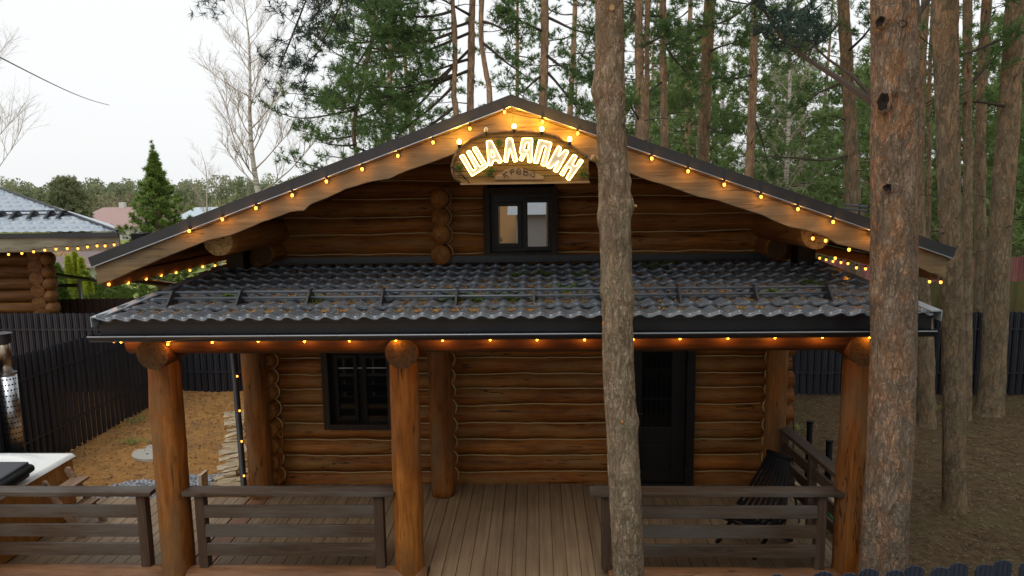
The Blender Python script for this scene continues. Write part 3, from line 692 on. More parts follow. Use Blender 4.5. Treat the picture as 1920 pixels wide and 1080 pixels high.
# litter and moss on the porch roof
def scatter_needles(name, n, fx, mat, L, wd, label, cat, lift=.012, up=.15):
    P = np.array([fx() for _ in range(n)]); P[:, 2] += lift
    a = rng.uniform(0, 2*pi, n); d = np.stack([np.cos(a), np.sin(a), rng.uniform(-.05, up, n)], -1)*(L*rng.uniform(.5, 1.3, n))[:, None]
    s = np.stack([-np.sin(a), np.cos(a), np.zeros(n)], -1)*(wd*rng.uniform(.5, 1.5, n))[:, None]
    V = np.stack([P-s/2, P+s/2, P+d+s/2, P+d-s/2], 1).reshape(-1, 3); T = np.repeat(rng.uniform(0, 1, n), 4)
    o = np_obj(name, V, np.arange(len(V)).reshape(-1, 4), mat, None, origin=tuple(P.mean(0)), col=T[:, None]*np.ones((1, 3)))
    return tag(o, label, cat, None, 'stuff')
patch = [(random.uniform(PX0+.3, PX1-.1), random.uniform(6.7, 9.2)) for _ in range(210)]
def lit():
    if random.random() < .86:
        c = random.choice(patch); x = c[0]+random.gauss(0, .05); k = math.floor((c[1]-PY0)/RS); y = PY0+k*RS+random.uniform(.62, .97)*RS+random.gauss(0, .02)
        xt = round((x-.03)/WP-.5)+.5; x = .03+xt*WP+random.gauss(0, .026)
    else: x = random.uniform(PX0+.2, PX1); y = random.uniform(6.65, 9.4)
    x = min(max(x, PX0+.03), PX1-.03); y = min(max(y, PY0+.02), PY1)
    t = ((y-PY0) % RS)/RS; return (x, y, proof(y)+.036*wave(x)+.026*max(0, 1-t*1.05))
scatter_needles('needle_litter', 10500, lit, M['litter'], .034, .008, 'brown pine needles and scales lying in the troughs of the porch roof tiles', 'litter')
mspots = [at(x, y, Y) for x, y, Y in ((1020, 518, 8.6), (970, 523, 8.5), (1085, 520, 8.5), (1065, 550, 7.7), (958, 563, 7.3), (893, 566, 7.3), (845, 564, 7.3), (590, 562, 7.3), (430, 560, 7.4), (1520, 540, 7.9), (1455, 558, 7.4), (1220, 505, 9.0), (1245, 503, 9.1))]
def mo():
    c = random.choice(mspots); x = c.x+random.gauss(0, .06); y = c.y+random.gauss(0, .045); t = ((y-PY0) % RS)/RS
    return (x, y, proof(y)+.036*wave(x)+.026*max(0, 1-t)+random.uniform(0, .012))
scatter_needles('roof_moss', 5200, mo, M['moss'], .02, .009, 'green moss tufts growing on the porch roof tiles', 'moss', up=.9)
# downpipe
mb = MB(); mb.tube([(-4.40, 9.9, 2.9), (-4.2, 9.5, 2.7), (-4.03, 9.2, 2.45), (-4.005, 9.2, 0.0), (-4.0, 9.05, -.12)], .040, 12); mb.build('downpipe', M['trim'], cabin, smooth=True)
pa = at(215, 527, 8.3); pb = at(285, 562, 9.5)
mb = MB(); mb.tube([(-4.68, 8.0, 3.10), (-4.62, 8.3, 3.03), (-4.45, 9.6, 2.72)], .04, 10); mb.build('downpipe', M['dark'], cabin, smooth=True)

# ================================================================ STRING LIGHTS
def bulb_mesh(mb, p, r=.017, up=1):
    mb.sphere((p[0], p[1], p[2]), r, 8, 6, (1, 1, 1.25))
def light(parent, p, power, col=(1, .38, .04), rad=.015):
    l = bpy.data.lights.new('bulb_light', 'POINT'); l.energy = power; l.color = col; l.shadow_soft_size = rad
    o = bpy.data.objects.new('bulb_light', l); COL.objects.link(o); o.parent = parent; o.location = Vector(p)-wloc(parent); return o
def string(name, pts, label, power, cable=None, r=.0155, up=.045, ldir=(0, -.035, 0), group='strings of warm bulbs', mat='bulb', cab_r=.0035):
    root = empty(name, pts[len(pts)//2], label, 'string lights', group)
    cp = cable or [Vector(p)+Vector((0, 0, up+.012)) for p in pts]
    mb = MB(); cps = []
    for i in range(len(cp)-1):
        a = Vector(cp[i]); b = Vector(cp[i+1])
        for k in range(5):
            t = k/5; cps.append(a.lerp(b, t)-Vector((0, 0, .012*sin(pi*t))))
    cps.append(Vector(cp[-1])); mb.tube(cps, cab_r, 4, False); mb.build('cable', M['socket'], root)
    for p in pts:
        p = Vector(p); mb = MB(); bulb_mesh(mb, p, r); b = mb.build('bulb', M[mat], root, smooth=True)
        mb = MB(); mb.tube([p+Vector((0, 0, r*1.0)), p+Vector((0, 0, up+.01))], r*.72, 8); mb.build('socket', M['socket'], b)
        if power: light(root, p+Vector(ldir), power)
    return root
Yb = 7.34
gb = [(355, 433), (417, 411), (480, 390), (548, 366), (612, 340), (679, 317), (746, 292), (812, 267), (881, 241), (946, 210), (1017, 228), (1083, 250), (1152, 273), (1222, 297), (1290, 321), (1358, 346), (1427, 369), (1496, 392), (1562, 416), (1635, 440), (1700, 462)]
gp = [at(x, y, Yb) for x, y in gb]
string('string_lights', gp, 'string of orange bulbs along the wavy gable boards of the log cabin', .9, cable=[Vector((p.x, 7.355, 4.86-.3555*abs(p.x-CX)-.01)) for p in gp], ldir=(0, -.03, -.01))
pb_ = [(227, 640), (315, 645), (398, 641), (484, 639), (571, 639), (655, 638), (742, 637), (830, 637), (919, 636), (1007, 636), (1096, 636), (1187, 635), (1275, 634), (1365, 633), (1453, 632), (1542, 631), (1630, 631)]
pp = [at(x, y, 6.83) for x, y in pb_]
string('string_lights', pp, 'string of orange bulbs under the porch gutter', 1.4, r=.014, up=.03, ldir=(0, -.02, -.022))
el = [(204, 533), (240, 530), (274, 523), (302, 516), (330, 511), (356, 507), (380, 500), (403, 498), (424, 496)]
ep = [px_ for px_ in [Vector(ray(x, y))*(-4.56/ray(x, y).x)+Vector((0, 0, H)) for x, y in el]]
string('string_lights', ep, 'string of bulbs hanging under the left eave of the log cabin', .12, r=.0155, up=.032, ldir=(.03, 0, 0))
er = [(1743, 528), (1724, 509), (1623, 504), (1606, 502), (1590, 494), (1577, 492), (1562, 490), (1549, 487), (1537, 484), (1525, 481), (1513, 483), (1503, 478)]
erp = [Vector(ray(x, y))*(4.02/ray(x, y).x)+Vector((0, 0, H)) for x, y in er]; erp[0] = at(1764, 529, 7.7); erp[1] = at(1743, 528, 8.2)
string('string_lights', erp, 'string of bulbs hanging under the right eave of the log cabin', .12, r=.0155, up=.032, ldir=(-.03, 0, 0))
e2 = [at(1524, 447, 7.62), at(1548, 451, 7.6), at(1592, 468, 7.6), at(1566, 484, 8.6)]
string('string_lights', e2, 'short string of bulbs crossing the log end under the right gable board', .12, r=.017, up=.035)
cs_ = [(457, 702), (459, 766), (466, 823), (471, 887)]
cpp = [at(x, y, 9.14) for x, y in cs_]
cpp = [Vector((-3.93, 9.05, p.z)) for p in cpp]
string('string_lights', cpp, 'vertical string of four bulbs beside the black downpipe at the left wall corner', .08, r=.014, up=.03, ldir=(-.03, -.03, 0))
p = at(213, 640, 6.84); mb = MB(); mb.sphere(p, .014, 8, 6, (1, 1, 1.3)); mb.tube([p+Vector((0, 0, .014)), p+Vector((0, 0, .045))], .010, 8)
tag(mb.build('unlit_bulb', M['bulb_off'], None, origin=p, smooth=True), 'small unlit clear bulb at the left end of the porch gutter', 'bulb')

# ================================================================ SIGN
SY = 7.30
def z1(x, y): return (780+x/4.8, 170+y/4.8)
out = [(325, 690), (335, 640), (355, 585), (400, 505), (490, 440), (620, 388), (760, 370), (880, 363), (1000, 366), (1120, 378), (1200, 395), (1280, 420), (1400, 495), (1490, 560), (1562, 612), (1562, 812), (1100, 815), (700, 820), (400, 826), (350, 790), (328, 740)]
sp_ = at(*z1(940, 815), SY); sign = empty('cabin_sign', sp_, 'arched wooden sign with glowing neon letters ШАЛЯПИН hung at the gable peak', 'sign')
pl = [at(*z1(x, y), SY) for x, y in out]; poly = [(p.x, p.z) for p in pl]
zmin = min(z for _, z in poly); zmax = max(z for _, z in poly)
def span(z):
    xs_ = []
    for i in range(len(poly)):
        (xa, za), (xb, zb) = poly[i], poly[(i+1) % len(poly)]
        if (za <= z < zb) or (zb <= z < za): xs_.append(xa+(z-za)/(zb-za)*(xb-xa))
    return (min(xs_), max(xs_)) if len(xs_) > 1 else None
mb = MB(); nb = 9; hh = (zmax-zmin)/nb
for i in range(nb):
    za = zmin+i*hh+.002; zb = zmin+(i+1)*hh-.004; L = []; 
    for k in range(7):
        z = za+(zb-za)*k/6; s_ = span(min(max(z, zmin+.003), zmax-.003))
        if s_: L.append((s_[0]+.015, s_[1]-.01, z))
    if len(L) > 1:
        mb.prism([(a, z) for a, b, z in L]+[(b, z) for a, b, z in L[::-1]], SY, SY+.028)
brd = mb.build('sign_board', M['sign_wood'], sign)
MB().prism([(CX+(x-CX)*.985, zmin+(z-zmin)*.97+.004) for x, z in poly], SY+.0295, SY+.05).build('backing_board', M['bark_edge'], sign)
mb = MB(); pts = [Vector((x, SY-.004, z)) for x, z in poly[:15]]; fine_ = []
for i in range(len(pts)-1):
    for k in range(4):
        q = pts[i].lerp(pts[i+1], k/4); fine_.append(q+Vector((0, 0, .006*noise.noise(q*14))))
mb.tube(fine_, [.017+.006*noise.noise(q*20) for q in fine_], 8); mb.tube([pl[18]+Vector((0, -.004, 0)), pl[19]+Vector((0, -.004, 0)), pl[20]+Vector((0, -.004, 0)), pl[0]+Vector((0, -.004, 0))], .012, 8)
mb.build('bark_border', M['bark_edge'], sign, smooth=True)
mb = MB(); mb.bb(pl[18].x, pl[15].x, SY-.012, SY+.05, zmin-.022, zmin); mb.build('bottom_ledge', M['sign_plaque'], sign)
pq = [(712, 800), (712, 768), (760, 745), (800, 712), (850, 694), (900, 690), (960, 700), (1020, 722), (1080, 745), (1150, 772), (1150, 800)]
MB().prism([(at(*z1(x, y), SY-.01).x, at(*z1(x, y), SY-.01).z) for x, y in pq], SY-.012, SY-.001).build('plaque', M['sign_plaque'], sign)
oA = lambda x, y: (840+x/9.82, 240+y/9.82)
oB = lambda x, y: (970+x/9.82, 240+y/9.82)
LET = [('A', [(215, 520), (285, 485), (455, 790), (515, 755), (340, 440), (400, 410), (580, 715), (640, 690), (448, 370), (520, 345), (730, 705), (440, 890)], None),
 ('A', [(708, 240), (800, 230), (1000, 620), (935, 655), (895, 590), (825, 610), (815, 685), (745, 690)], [(800, 395), (865, 520), (800, 545)]),
 ('A', [(1080, 190), (1180, 190), (1280, 610), (1210, 625), (1140, 370), (1095, 630), (1030, 620)], None),
 ('B', [(90, 190), (280, 190), (265, 635), (195, 635), (185, 470), (155, 475), (95, 610), (30, 585), (88, 478), (38, 455)], [(160, 265), (210, 265), (200, 415), (120, 410)]),
 ('B', [(400, 215), (635, 270), (520, 700), (435, 685), (530, 345), (475, 325), (375, 655), (295, 640)], None),
 ('B', [(750, 330), (815, 365), (748, 525), (882, 400), (948, 430), (732, 820), (660, 788), (765, 602), (607, 750), (540, 718)], None),
 ('B', [(1035, 485), (1100, 520), (1010, 680), (1080, 705), (1155, 570), (1215, 605), (955, 970), (895, 925), (1000, 750), (930, 715), (845, 885), (780, 850)], None)]
for kk, out_, inn in LET:
    f = oA if kk == 'A' else oB
    w_ = [at(*f(x, y), SY-.03) for x, y in out_]
    me = bpy.data.curves.new('c', 'CURVE'); me.dimensions = '2D'; me.fill_mode = 'BOTH'; me.extrude = .006
    for lp in (out_, inn):
        if not lp: continue
        q = [at(*f(x, y), SY-.03) for x, y in lp]; sp = me.splines.new('POLY'); sp.points.add(len(q)-1); sp.use_cyclic_u = True
        for i, v in enumerate(q): sp.points[i].co = (v.x, v.z, 0, 1)
    tmp = bpy.data.objects.new('tmp', me); COL.objects.link(tmp); bpy.context.view_layer.update()
    ms = bpy.data.meshes.new_from_object(tmp); bpy.data.objects.remove(tmp)
    vs = [(v.co.x, SY-.022+v.co.z, v.co.y) for v in ms.vertices]; fs = [tuple(p.vertices) for p in ms.polygons]
    mb = MB(); mb.add(vs, fs); face = mb.build('letter', M['letter'], sign)
    mb = MB()
    for lp in (out_, inn):
        if not lp: continue
        q = [at(*f(x, y), SY-.04) for x, y in lp]; n = len(q); rr = []
        for i in range(n):   # rounded corners
            a, b, c = q[i-1], q[i], q[(i+1) % n]; d1 = min(.012, (a-b).length*.3); d2 = min(.012, (c-b).length*.3)
            p1_ = b+(a-b).normalized()*d1; p2_ = b+(c-b).normalized()*d2
            rr += [p1_, (p1_+2*b+p2_)/4, p2_]
        mb.tube(rr, .0046, 6, closed=True)
    mb.build('neon_outline', M['neon'], face, smooth=True)
ST = [('A', [(1000, 835), (1050, 915)]), ('A', [(1080, 800), (1028, 855), (1105, 890)]), ('A', [(1145, 775), (1170, 860)]), ('A', [(1148, 775), (1208, 755), (1218, 800), (1160, 815)]),
 ('A', [(1265, 812), (1342, 800), (1330, 758), (1290, 745), (1258, 785), (1268, 835), (1305, 852), (1345, 835)]),
 ('B', [(122, 745), (113, 860)]), ('B', [(122, 747), (190, 760), (183, 800), (120, 800), (203, 830), (180, 868), (113, 860)]), ('B', [(312, 910), (312, 795), (225, 858), (305, 905)])]
mb = MB()
for kk, l in ST:
    f = oA if kk == 'A' else oB; mb.tube([at(*f(x, y), SY-.014) for x, y in l], .0042, 5)
mb.build('carved_word', M['carve'], sign)
# sprigs
for (x, y, s_) in ((750, 465, .03), (1080, 460, .026), (385, 685, .035), (665, 735, .04), (1510, 750, .05)):
    c = np.array(at(*z1(x, y), SY-.012)); P = c+rng.normal(size=(26, 3))*np.array([s_*.5, .003, s_*.6]); needles('green_sprig', P, unit(26)*np.array([1, .2, 1]), .035, M['moss'], sign, 6, .006)
# bulbs on the sign
for (x, y) in ((861, 266), (964, 237), (1016, 242), (1068, 261)):
    p = at(x, y, 7.27); mb = MB(); mb.sphere(p, .023, 12, 8, (1, 1, 1.1)); b = mb.build('sign_bulb', M['bulb_big'], sign, smooth=True)
    mb = MB(); mb.tube([p-Vector((0, 0, .02)), p-Vector((0, -.01, .055))], .015, 8); mb.build('socket', M['socket'], b)
    light(sign, p+Vector((0, -.01, .040)), 4.6, (1, .46, .025), .02)
p = at(911, 243, 7.27); mb = MB(); mb.sphere(p, .022, 12, 8, (1, 1, 1.2)); b = mb.build('sign_bulb', M['bulb_off'], sign, smooth=True); b['label'] = 'unlit clear bulb'
mb = MB(); mb.tube([p-Vector((0, 0, .02)), p-Vector((0, 0, .06))], .013, 8); mb.build('socket', M['socket'], b)
mb = MB(); mb.tube([at(*z1(x, y), SY-.025) for x, y in ((330, 690), (360, 715), (410, 750), (450, 790), (480, 830))], .006, 6); mb.tube([at(*z1(x, y), SY-.02) for x, y in ((365, 765), (400, 760), (430, 780), (445, 800))], .004, 6); mb.build('power_cable', M['socket'], sign)

# ================================================================ PORCH RAILINGS
def railing(x0, x1, posts, label, y=7.12, z0=.085, top0=None):
    o = empty('porch_railing', ((x0+x1)/2, y, z0), label, 'railing', 'railings round the porch deck')
    mb = MB(); mb.bb(x0, x1, y-.075, y+.10, .905, .955); mb.build('top_rail', M['rail'], o, bevel=.006)
    for x in posts: MB().bb(x-.05, x+.05, y-.03, y+.07, z0, .904).build('rail_post', M['rail_z'], o, bevel=.005)
    a = max(x0, min(posts))-.0; b = max(posts)
    for (zz) in (.72, .505, .295):
        mb = MB(); R = Matrix.Rotation(radians(-4), 3, 'X'); mb.box(((a+b)/2, y-.012, zz), (b-a+(.02 if a < b else 0)-.11, .036, .135), R); mb.build('slat', M['rail'], o, bevel=.005)
    return o
r1 = railing(-8.0, -4.07, [-7.95, -4.21], 'dark wooden railing left of the first porch post, beside the hot tub')
r2 = railing(-3.74, -1.50, [-3.58, -1.68], 'dark wooden railing between the two left porch posts')
r3 = railing(.53, 3.10, [.70, 2.90], 'dark wooden railing behind the slim pine trunk at the right of the porch')
# side railing
sr = empty('porch_railing', (3.16, 8.3, 0), 'dark wooden railing on the right side of the deck running back to the wall', 'railing', 'railings round the porch deck')
MB().beam((3.165, 9.28, .93), (3.285, 7.3, .93), .15, .045).build('top_rail', M['rail_y'], sr, bevel=.005)
for t in (.08, .5, .97):
    x = 3.15+.115*t; y = 9.15-1.95*t+(0 if t < .9 else .12); MB().bb(x-.045, x+.045, y-.04, y+.04, 0, .905).build('rail_post', M['rail_z'], sr, bevel=.004)
for zz in (.72, .505, .295): MB().beam((3.15, 9.1, zz), (3.26, 7.3, zz), .035, .13).build('slat', M['rail_y'], sr, bevel=.004)

# ================================================================ THINGS ON THE DECK AND IN THE YARD
# hot tub
tub = empty('hot_tub', (-6.9, 7.6, 0), 'square wood-clad hot tub with a white acrylic shell at the left end of the deck', 'hot tub')
tx0, tx1, ty0, ty1, tz = -7.95, -5.90, 6.75, 8.62, .80
mb = MB(); n = 15
for k in range(n):
    a = ty0+.04+(ty1-ty0-.08)*k/n; b = ty0+.04+(ty1-ty0-.08)*(k+1)/n-.004; mb.bb(tx1-.05, tx1-.022, a, b, .02, tz-.03); mb.bb(tx0+.045, tx0+.07, a, b, .02, tz-.035)
for k in range(n+1):
    a = tx0+.07+(tx1-tx0-.14)*k/(n+1); b = tx0+.07+(tx1-tx0-.14)*(k+1)/(n+1)-.004; mb.bb(a, b, ty0+.04, ty0+.065, .02, tz-.035); mb.bb(a, b, ty1-.065, ty1-.04, .02, tz-.035)
mb.build('cladding', M['clad'], tub)
gx = np.linspace(tx0, tx1, 72); gy = np.linspace(ty0, ty1, 66); A, B = np.meshgrid(gx, gy)
u = (A-(tx0+tx1)/2)/((tx1-tx0)/2-.20); v = (B-(ty0+ty1)/2)/((ty1-ty0)/2-.17); q = (np.abs(u)**3.2+np.abs(v)**3.2)**(1/3.2)
dep = np.clip((1-q)*3.2, 0, 1); dep = dep*dep*(3-2*dep); lip = np.exp(-((q-1.08)/.05)**2)*.006
Z = tz-dep*.42+lip; edge = np.minimum(np.minimum(A-tx0, tx1-A), np.minimum(B-ty0, ty1-B)); Z = Z-np.where(edge < .002, .05, 0)
V = np.stack([A, B, Z], -1).reshape(-1, 3); idx = np.arange(len(V)).reshape(A.shape)
np_obj('shell', V, np.stack([idx[:-1, :-1], idx[:-1, 1:], idx[1:, 1:], idx[1:, :-1]], -1).reshape(-1, 4), M['white'], tub, smooth=True)
cv = empty('tub_cover', (-7.3, 7.1, .85), 'folded dark vinyl cover lying over the front of the hot tub', 'tub cover')
mb = MB(); c = atz(55, 868, .97)
x1 = c.x; y1 = c.y
mb.box(((tx0+x1)/2, y1-.45, .93), (x1-tx0, .92, .075), Matrix.Rotation(radians(3), 3, 'X')); mb.build('cover_panel', M['cover'], cv, bevel=.025)
mb = MB(); mb.box(((tx0+x1)/2+.03, y1-.50, .845), (x1-tx0+.05, .86, .07), Matrix.Rotation(radians(3), 3, 'X')); mb.build('cover_panel', M['cover'], cv, bevel=.025)
mb = MB(); mb.tube([(x1+.0, y1-.93, .86), (x1+.02, y1-.5, .885), (x1+.01, y1+.0, .91)], [.05, .055, .05], 10); mb.build('cover_fold', M['black'], cv, smooth=True)
# steps
st = empty('tub_steps', (-5.5, 8.1, 0), 'small brown wooden step ladder leaning against the side of the hot tub', 'step ladder')
for y in (7.93, 8.36):
    mb = MB(); mb.beam((-5.44, y, .0), (-5.84, y, .66), .085, .03, up=(0, 1, 0)); mb.tube([(-5.84, y-.015, .665), (-5.84, y+.015, .665)], .045, 12); mb.build('stringer', M['step'], st, bevel=.004)
mb = MB(); mb.beam((-5.70, 7.90, .56), (-5.70, 8.39, .56), .20, .03); mb.build('tread', M['step'], st, bevel=.004)
mb = MB(); mb.beam((-5.58, 7.92, .29), (-5.58, 8.37, .29), .20, .03); mb.build('tread', M['step'], st, bevel=.004)
# flue of the tub stove
fl = empty('stove_flue', (-8.0, 10.4, gz(-8, 10.4)), 'shiny steel stove flue with a perforated guard and flat black cap', 'flue')
fx, fy = -8.06, 10.4
mb = MB(); mb.tube([(fx, fy, .0), (fx, fy, 1.38)], .125, 28); mb.build('guard_tube', M['steel'], fl, smooth=True)
mb = MB()
for k in range(14):
    for j in range(9):
        a = -pi/2+(j-4)*.36+(k % 2)*.18; z = .2+k*.085; r = .1255; c = Vector((fx+r*cos(a), fy+r*sin(a), z)); nrm = Vector((cos(a), sin(a), 0)); t = Vector((-sin(a), cos(a), 0)); mb.add([c+nrm*.001+(t*cos(b)+Vector((0, 0, 1))*sin(b))*.013 for b in np.linspace(0, 2*pi, 9)[:-1]], [tuple(range(8))])
mb.build('guard_hole', M['black'], fl)
mb = MB(); mb.tube([(fx, fy, 1.38), (fx, fy, 1.96)], .080, 24); mb.build('inner_pipe', NT('warm_steel').fin((.30, .235, .18), .3, 1), fl, smooth=True)
mb = MB(); mb.tube([(fx, fy, 1.85), (fx, fy, 1.99), (fx, fy, 1.995), (fx, fy, 2.0)], [.1, .105, .125, .12], 24); mb.tube([(fx, fy, 2.0), (fx, fy, 2.02)], [.12, .04], 24); mb.build('flue_cap', M['dark'], fl)
mb = MB(); mb.tube([(fx, fy, 1.365), (fx, fy, 1.395)], .133, 28); mb.build('guard_ring', M['steel'], fl)
mb = MB(); mb.bb(fx-.3, fx+.3, fy-.3, fy+.3, gz(fx, fy), .02); mb.build('stove_body', M['black'], fl, bevel=.02)
# manhole lid
mb = MB(); mb.tube([(-6.62, 11.8, -.42), (-6.62, 11.8, -.375), (-6.62, 11.8, -.37)], [.40, .40, .36], 40); lid = mb.build('manhole_lid', M['concrete'], None, origin=(-6.62, 11.8, -.4), smooth=False)
tag(lid, 'round pale concrete lid lying in the orange soil', 'manhole lid')
mb = MB(); mb.tube([(-6.70, 11.62, -.37), (-6.70, 11.62, -.362)], .018, 8); mb.build('lid_hole', M['black'], lid)
# firewood heap
fwg = 'split firewood heaped by the left wall corner'
rr_ = random.Random(5)
def split_log(name, c, L, w_, yaw, pitch, roll, label):
    R = Matrix.Rotation(yaw, 3, 'Z') @ Matrix.Rotation(pitch, 3, 'Y') @ Matrix.Rotation(roll, 3, 'X'); vs = []
    prof = [(-.5, -.32), (.5, -.38), (.42, .18), (.02, .46), (-.46, .12)]; m_ = 5
    for i in range(m_+1):
        x = -L/2+L*i/m_
        for (a, b) in prof: vs.append(Vector(c)+R @ Vector((x+(.02*rr_.uniform(-1, 1) if i in (0, m_) else 0), a*w_+.006*rr_.uniform(-1, 1), b*w_*.8+.006*rr_.uniform(-1, 1))))
    n = 5; fs = [(i*n+j, i*n+(j+1) % n, (i+1)*n+(j+1) % n, (i+1)*n+j) for i in range(m_) for j in range(n)]+[tuple(range(n))[::-1], tuple(m_*n+j for j in range(n))]
    mb = MB(); mb.add(vs, fs); o = mb.build(name, M['split'], None, origin=c); tag(o, label, 'firewood', fwg); return o
kinds = [(795, 446, 11.2), (775, 441, 11.6), (783, 448, 11.4), (790, 437, 11.3), (806, 444, 11.1), (813, 441, 11.0), (822, 446, 10.9), (826, 440, 10.9), (834, 437, 10.7), (844, 436, 10.6), (848, 446, 10.6), (857, 432, 10.5), (866, 440, 10.4), (873, 430, 10.3), (881, 434, 10.2), (888, 444, 10.2), (893, 424, 10.15), (902, 432, 10.1), (907, 416, 10.05), (910, 440, 10.0), (862, 448, 10.5), (878, 452, 10.3), (898, 450, 10.1)]
for i, (py_, px_, Y) in enumerate(sorted(kinds)):
    c = at(px_, py_, Y); split_log('firewood', tuple(c), rr_.uniform(.28, .40), rr_.uniform(.06, .10), rr_.uniform(-.5, .5), rr_.uniform(-.35, .0), rr_.uniform(0, 6), 'pale split firewood piece beside the black downpipe, '+['topmost', 'second', 'third', 'fourth', 'fifth', 'sixth', 'seventh', 'eighth', 'ninth', 'tenth', 'eleventh', 'twelfth', 'thirteenth', 'fourteenth', 'fifteenth', 'sixteenth', 'seventeenth', 'eighteenth', 'nineteenth', 'twentieth', 'twenty-first', 'twenty-second', 'twenty-third'][i]+(' of the heap' if i == 0 else ' from the top of the heap'))
mb = MB(); mb.bb(-4.9, -4.86, 9.75, 9.95, -.42, .02); o = mb.build('edge_board', M['split'], None, origin=(-4.88, 9.8, -.42)); tag(o, 'short upright board between the gravel and the firewood heap', 'board')
# gravel
def rocks(name, n, fn, r0, r1, mat, label, cat):
    base = []; t = (1+5**.5)/2
    ico = np.array([(-1, t, 0), (1, t, 0), (-1, -t, 0), (1, -t, 0), (0, -1, t), (0, 1, t), (0, -1, -t), (0, 1, -t), (t, 0, -1), (t, 0, 1), (-t, 0, -1), (-t, 0, 1)])/1.9
    fc = np.array([(0, 11, 5), (0, 5, 1), (0, 1, 7), (0, 7, 10), (0, 10, 11), (1, 5, 9), (5, 11, 4), (11, 10, 2), (10, 7, 6), (7, 1, 8), (3, 9, 4), (3, 4, 2), (3, 2, 6), (3, 6, 8), (3, 8, 9), (4, 9, 5), (2, 4, 11), (6, 2, 10), (8, 6, 7), (9, 8, 1)])
    P = np.array([fn() for _ in range(n)]); V = ico[None]*rng.uniform(.6, 1.35, (n, 12, 1))*rng.uniform(r0, r1, (n, 1, 1))*np.array([1, 1, .65])+P[:, None]
    Fc = fc[None]+np.arange(n)[:, None, None]*12; T = np.repeat(rng.uniform(0, 1, n), 12)
    return tag(np_obj(name, V.reshape(-1, 3), Fc.reshape(-1, 3), mat, None, origin=tuple(P.mean(0)), col=T[:, None]*np.ones((1, 3))), label, cat, None, 'stuff')
def gv():
    while True:
        x = random.uniform(-6.7, -4.9); y = random.uniform(9.1, 10.75)
        if y < 10.25+(x+6.4)*.38+.25*noise.noise(Vector((x*2, y*2, 0))) and y > 9.05: return (x, y, gz(x, y)+.045+random.uniform(0, .02))
rocks('gravel', 4200, gv, .014, .034, M['stone'], 'patch of grey gravel behind the left end of the deck', 'gravel')
def cl():
    x = random.uniform(-8.1, -4.4); y = random.uniform(9.6, 15.4); return (x, y, gz(x, y)+.01+.035*noise.noise(Vector((x*1.3, y*1.3, 0))))
M['clod'] = leafm('soil_clods', (.20, .10, .035), (.34, .18, .065), (.50, .31, .14), 0)
rocks('soil_clods', 1700, cl, .005, .020, M['clod'], 'small clods and stones scattered over the orange soil', 'soil')
def lt():
    x = random.uniform(3.3, 12); y = 5.2+11*random.random()**.9; return (x, y, gz(x, y)+.01+.035*noise.noise(Vector((x*1.3, y*1.3, 0)))+.025*noise.noise(Vector((x*5, y*5, 3))))
scatter_needles('forest_litter', 12000, lt, M['duffbit'], .05, .012, 'fallen twigs, cones and leaves on the bare ground under the pines', 'litter', up=.3)
def lt2():
    x = random.uniform(-8.1, -4.2); y = random.uniform(9.5, 15.5); return (x, y, gz(x, y)+.02+.035*noise.noise(Vector((x*1.3, y*1.3, 0))))
scatter_needles('dry_twigs', 1500, lt2, M['twig'], .09, .008, 'dry twigs and chips scattered over the orange soil', 'litter', up=.15)
def wd_():
    c = random.choice(((-7.3, 12.2), (-5.2, 14.9), (-7.9, 13.4), (-6.0, 9.9), (4.9, 13.4), (8.3, 14.6))); x = c[0]+random.gauss(0, .13); y = c[1]+random.gauss(0, .1)
    return (x, y, gz(x, y)+.02+.035*noise.noise(Vector((x*1.3, y*1.3, 0))))
scatter_needles('weed_tufts', 700, wd_, M['grassb'], .055, .009, 'small green weed tufts coming up in the bare soil', 'weeds', up=1.3)
# tools and small things
mb = MB(); a = at(527, 805, 9.3); b = at(519, 905, 9.3); mb.tube([Vector((a.x, 9.34, a.z)), Vector((a.x-.01, 9.30, (a.z+b.z)/2)), Vector((b.x, 9.25, .03))], [.016, .015, .02], 8); mb.box(Vector((b.x, 9.24, .06)), (.10, .05, .12))
mb.tube([Vector((a.x, 9.34, a.z)), Vector((a.x-.04, 9.34, a.z+.03))], .018, 8)
tag(mb.build('wooden_tool', M['post'], None, origin=(b.x, 9.25, 0), bevel=.004), 'orange-brown wooden broom leaning at the left wall corner behind the round post', 'broom')
for i, (x, y, h) in enumerate(((4.20, 10.9, .40), (4.2, 10.1, .48))):
    zt = at(1518, 790, y).z if i == 0 else at(1556, 826, y).z; g = gz(x, y); px_ = (1518, 1556)[i]; xx = at(px_, 810, y).x
    o = empty('bollard_lamp', (xx, y, g), ('slim black bollard lamp farther from the porch, nearer the log wall', 'slim black bollard lamp nearer the camera, closer to the right porch post')[i], 'garden lamp', 'black bollard lamps beyond the side railing')
    mb = MB(); mb.tube([(xx, y, g-.02), (xx, y, zt-.03)], .045, 16); mb.build('lamp_tube', M['black'], o, smooth=True)
    mb = MB(); mb.tube([(xx, y, zt-.028), (xx, y, zt), (xx, y, zt+.004)], [.05, .05, .03], 16); mb.build('lamp_cap', M['black'], o)
mb = MB(); a = at(1478, 745, 10.6); b = at(1492, 820, 10.3); mb.tube([a, (a+b)/2+Vector((.02, 0, 0)), Vector((b.x, b.y, gz(3, 10)))], [.01, .012, .016], 6); tag(mb.build('stick', M['twig'], None, origin=b), 'thin bent stick leaning by the right wall corner', 'stick')
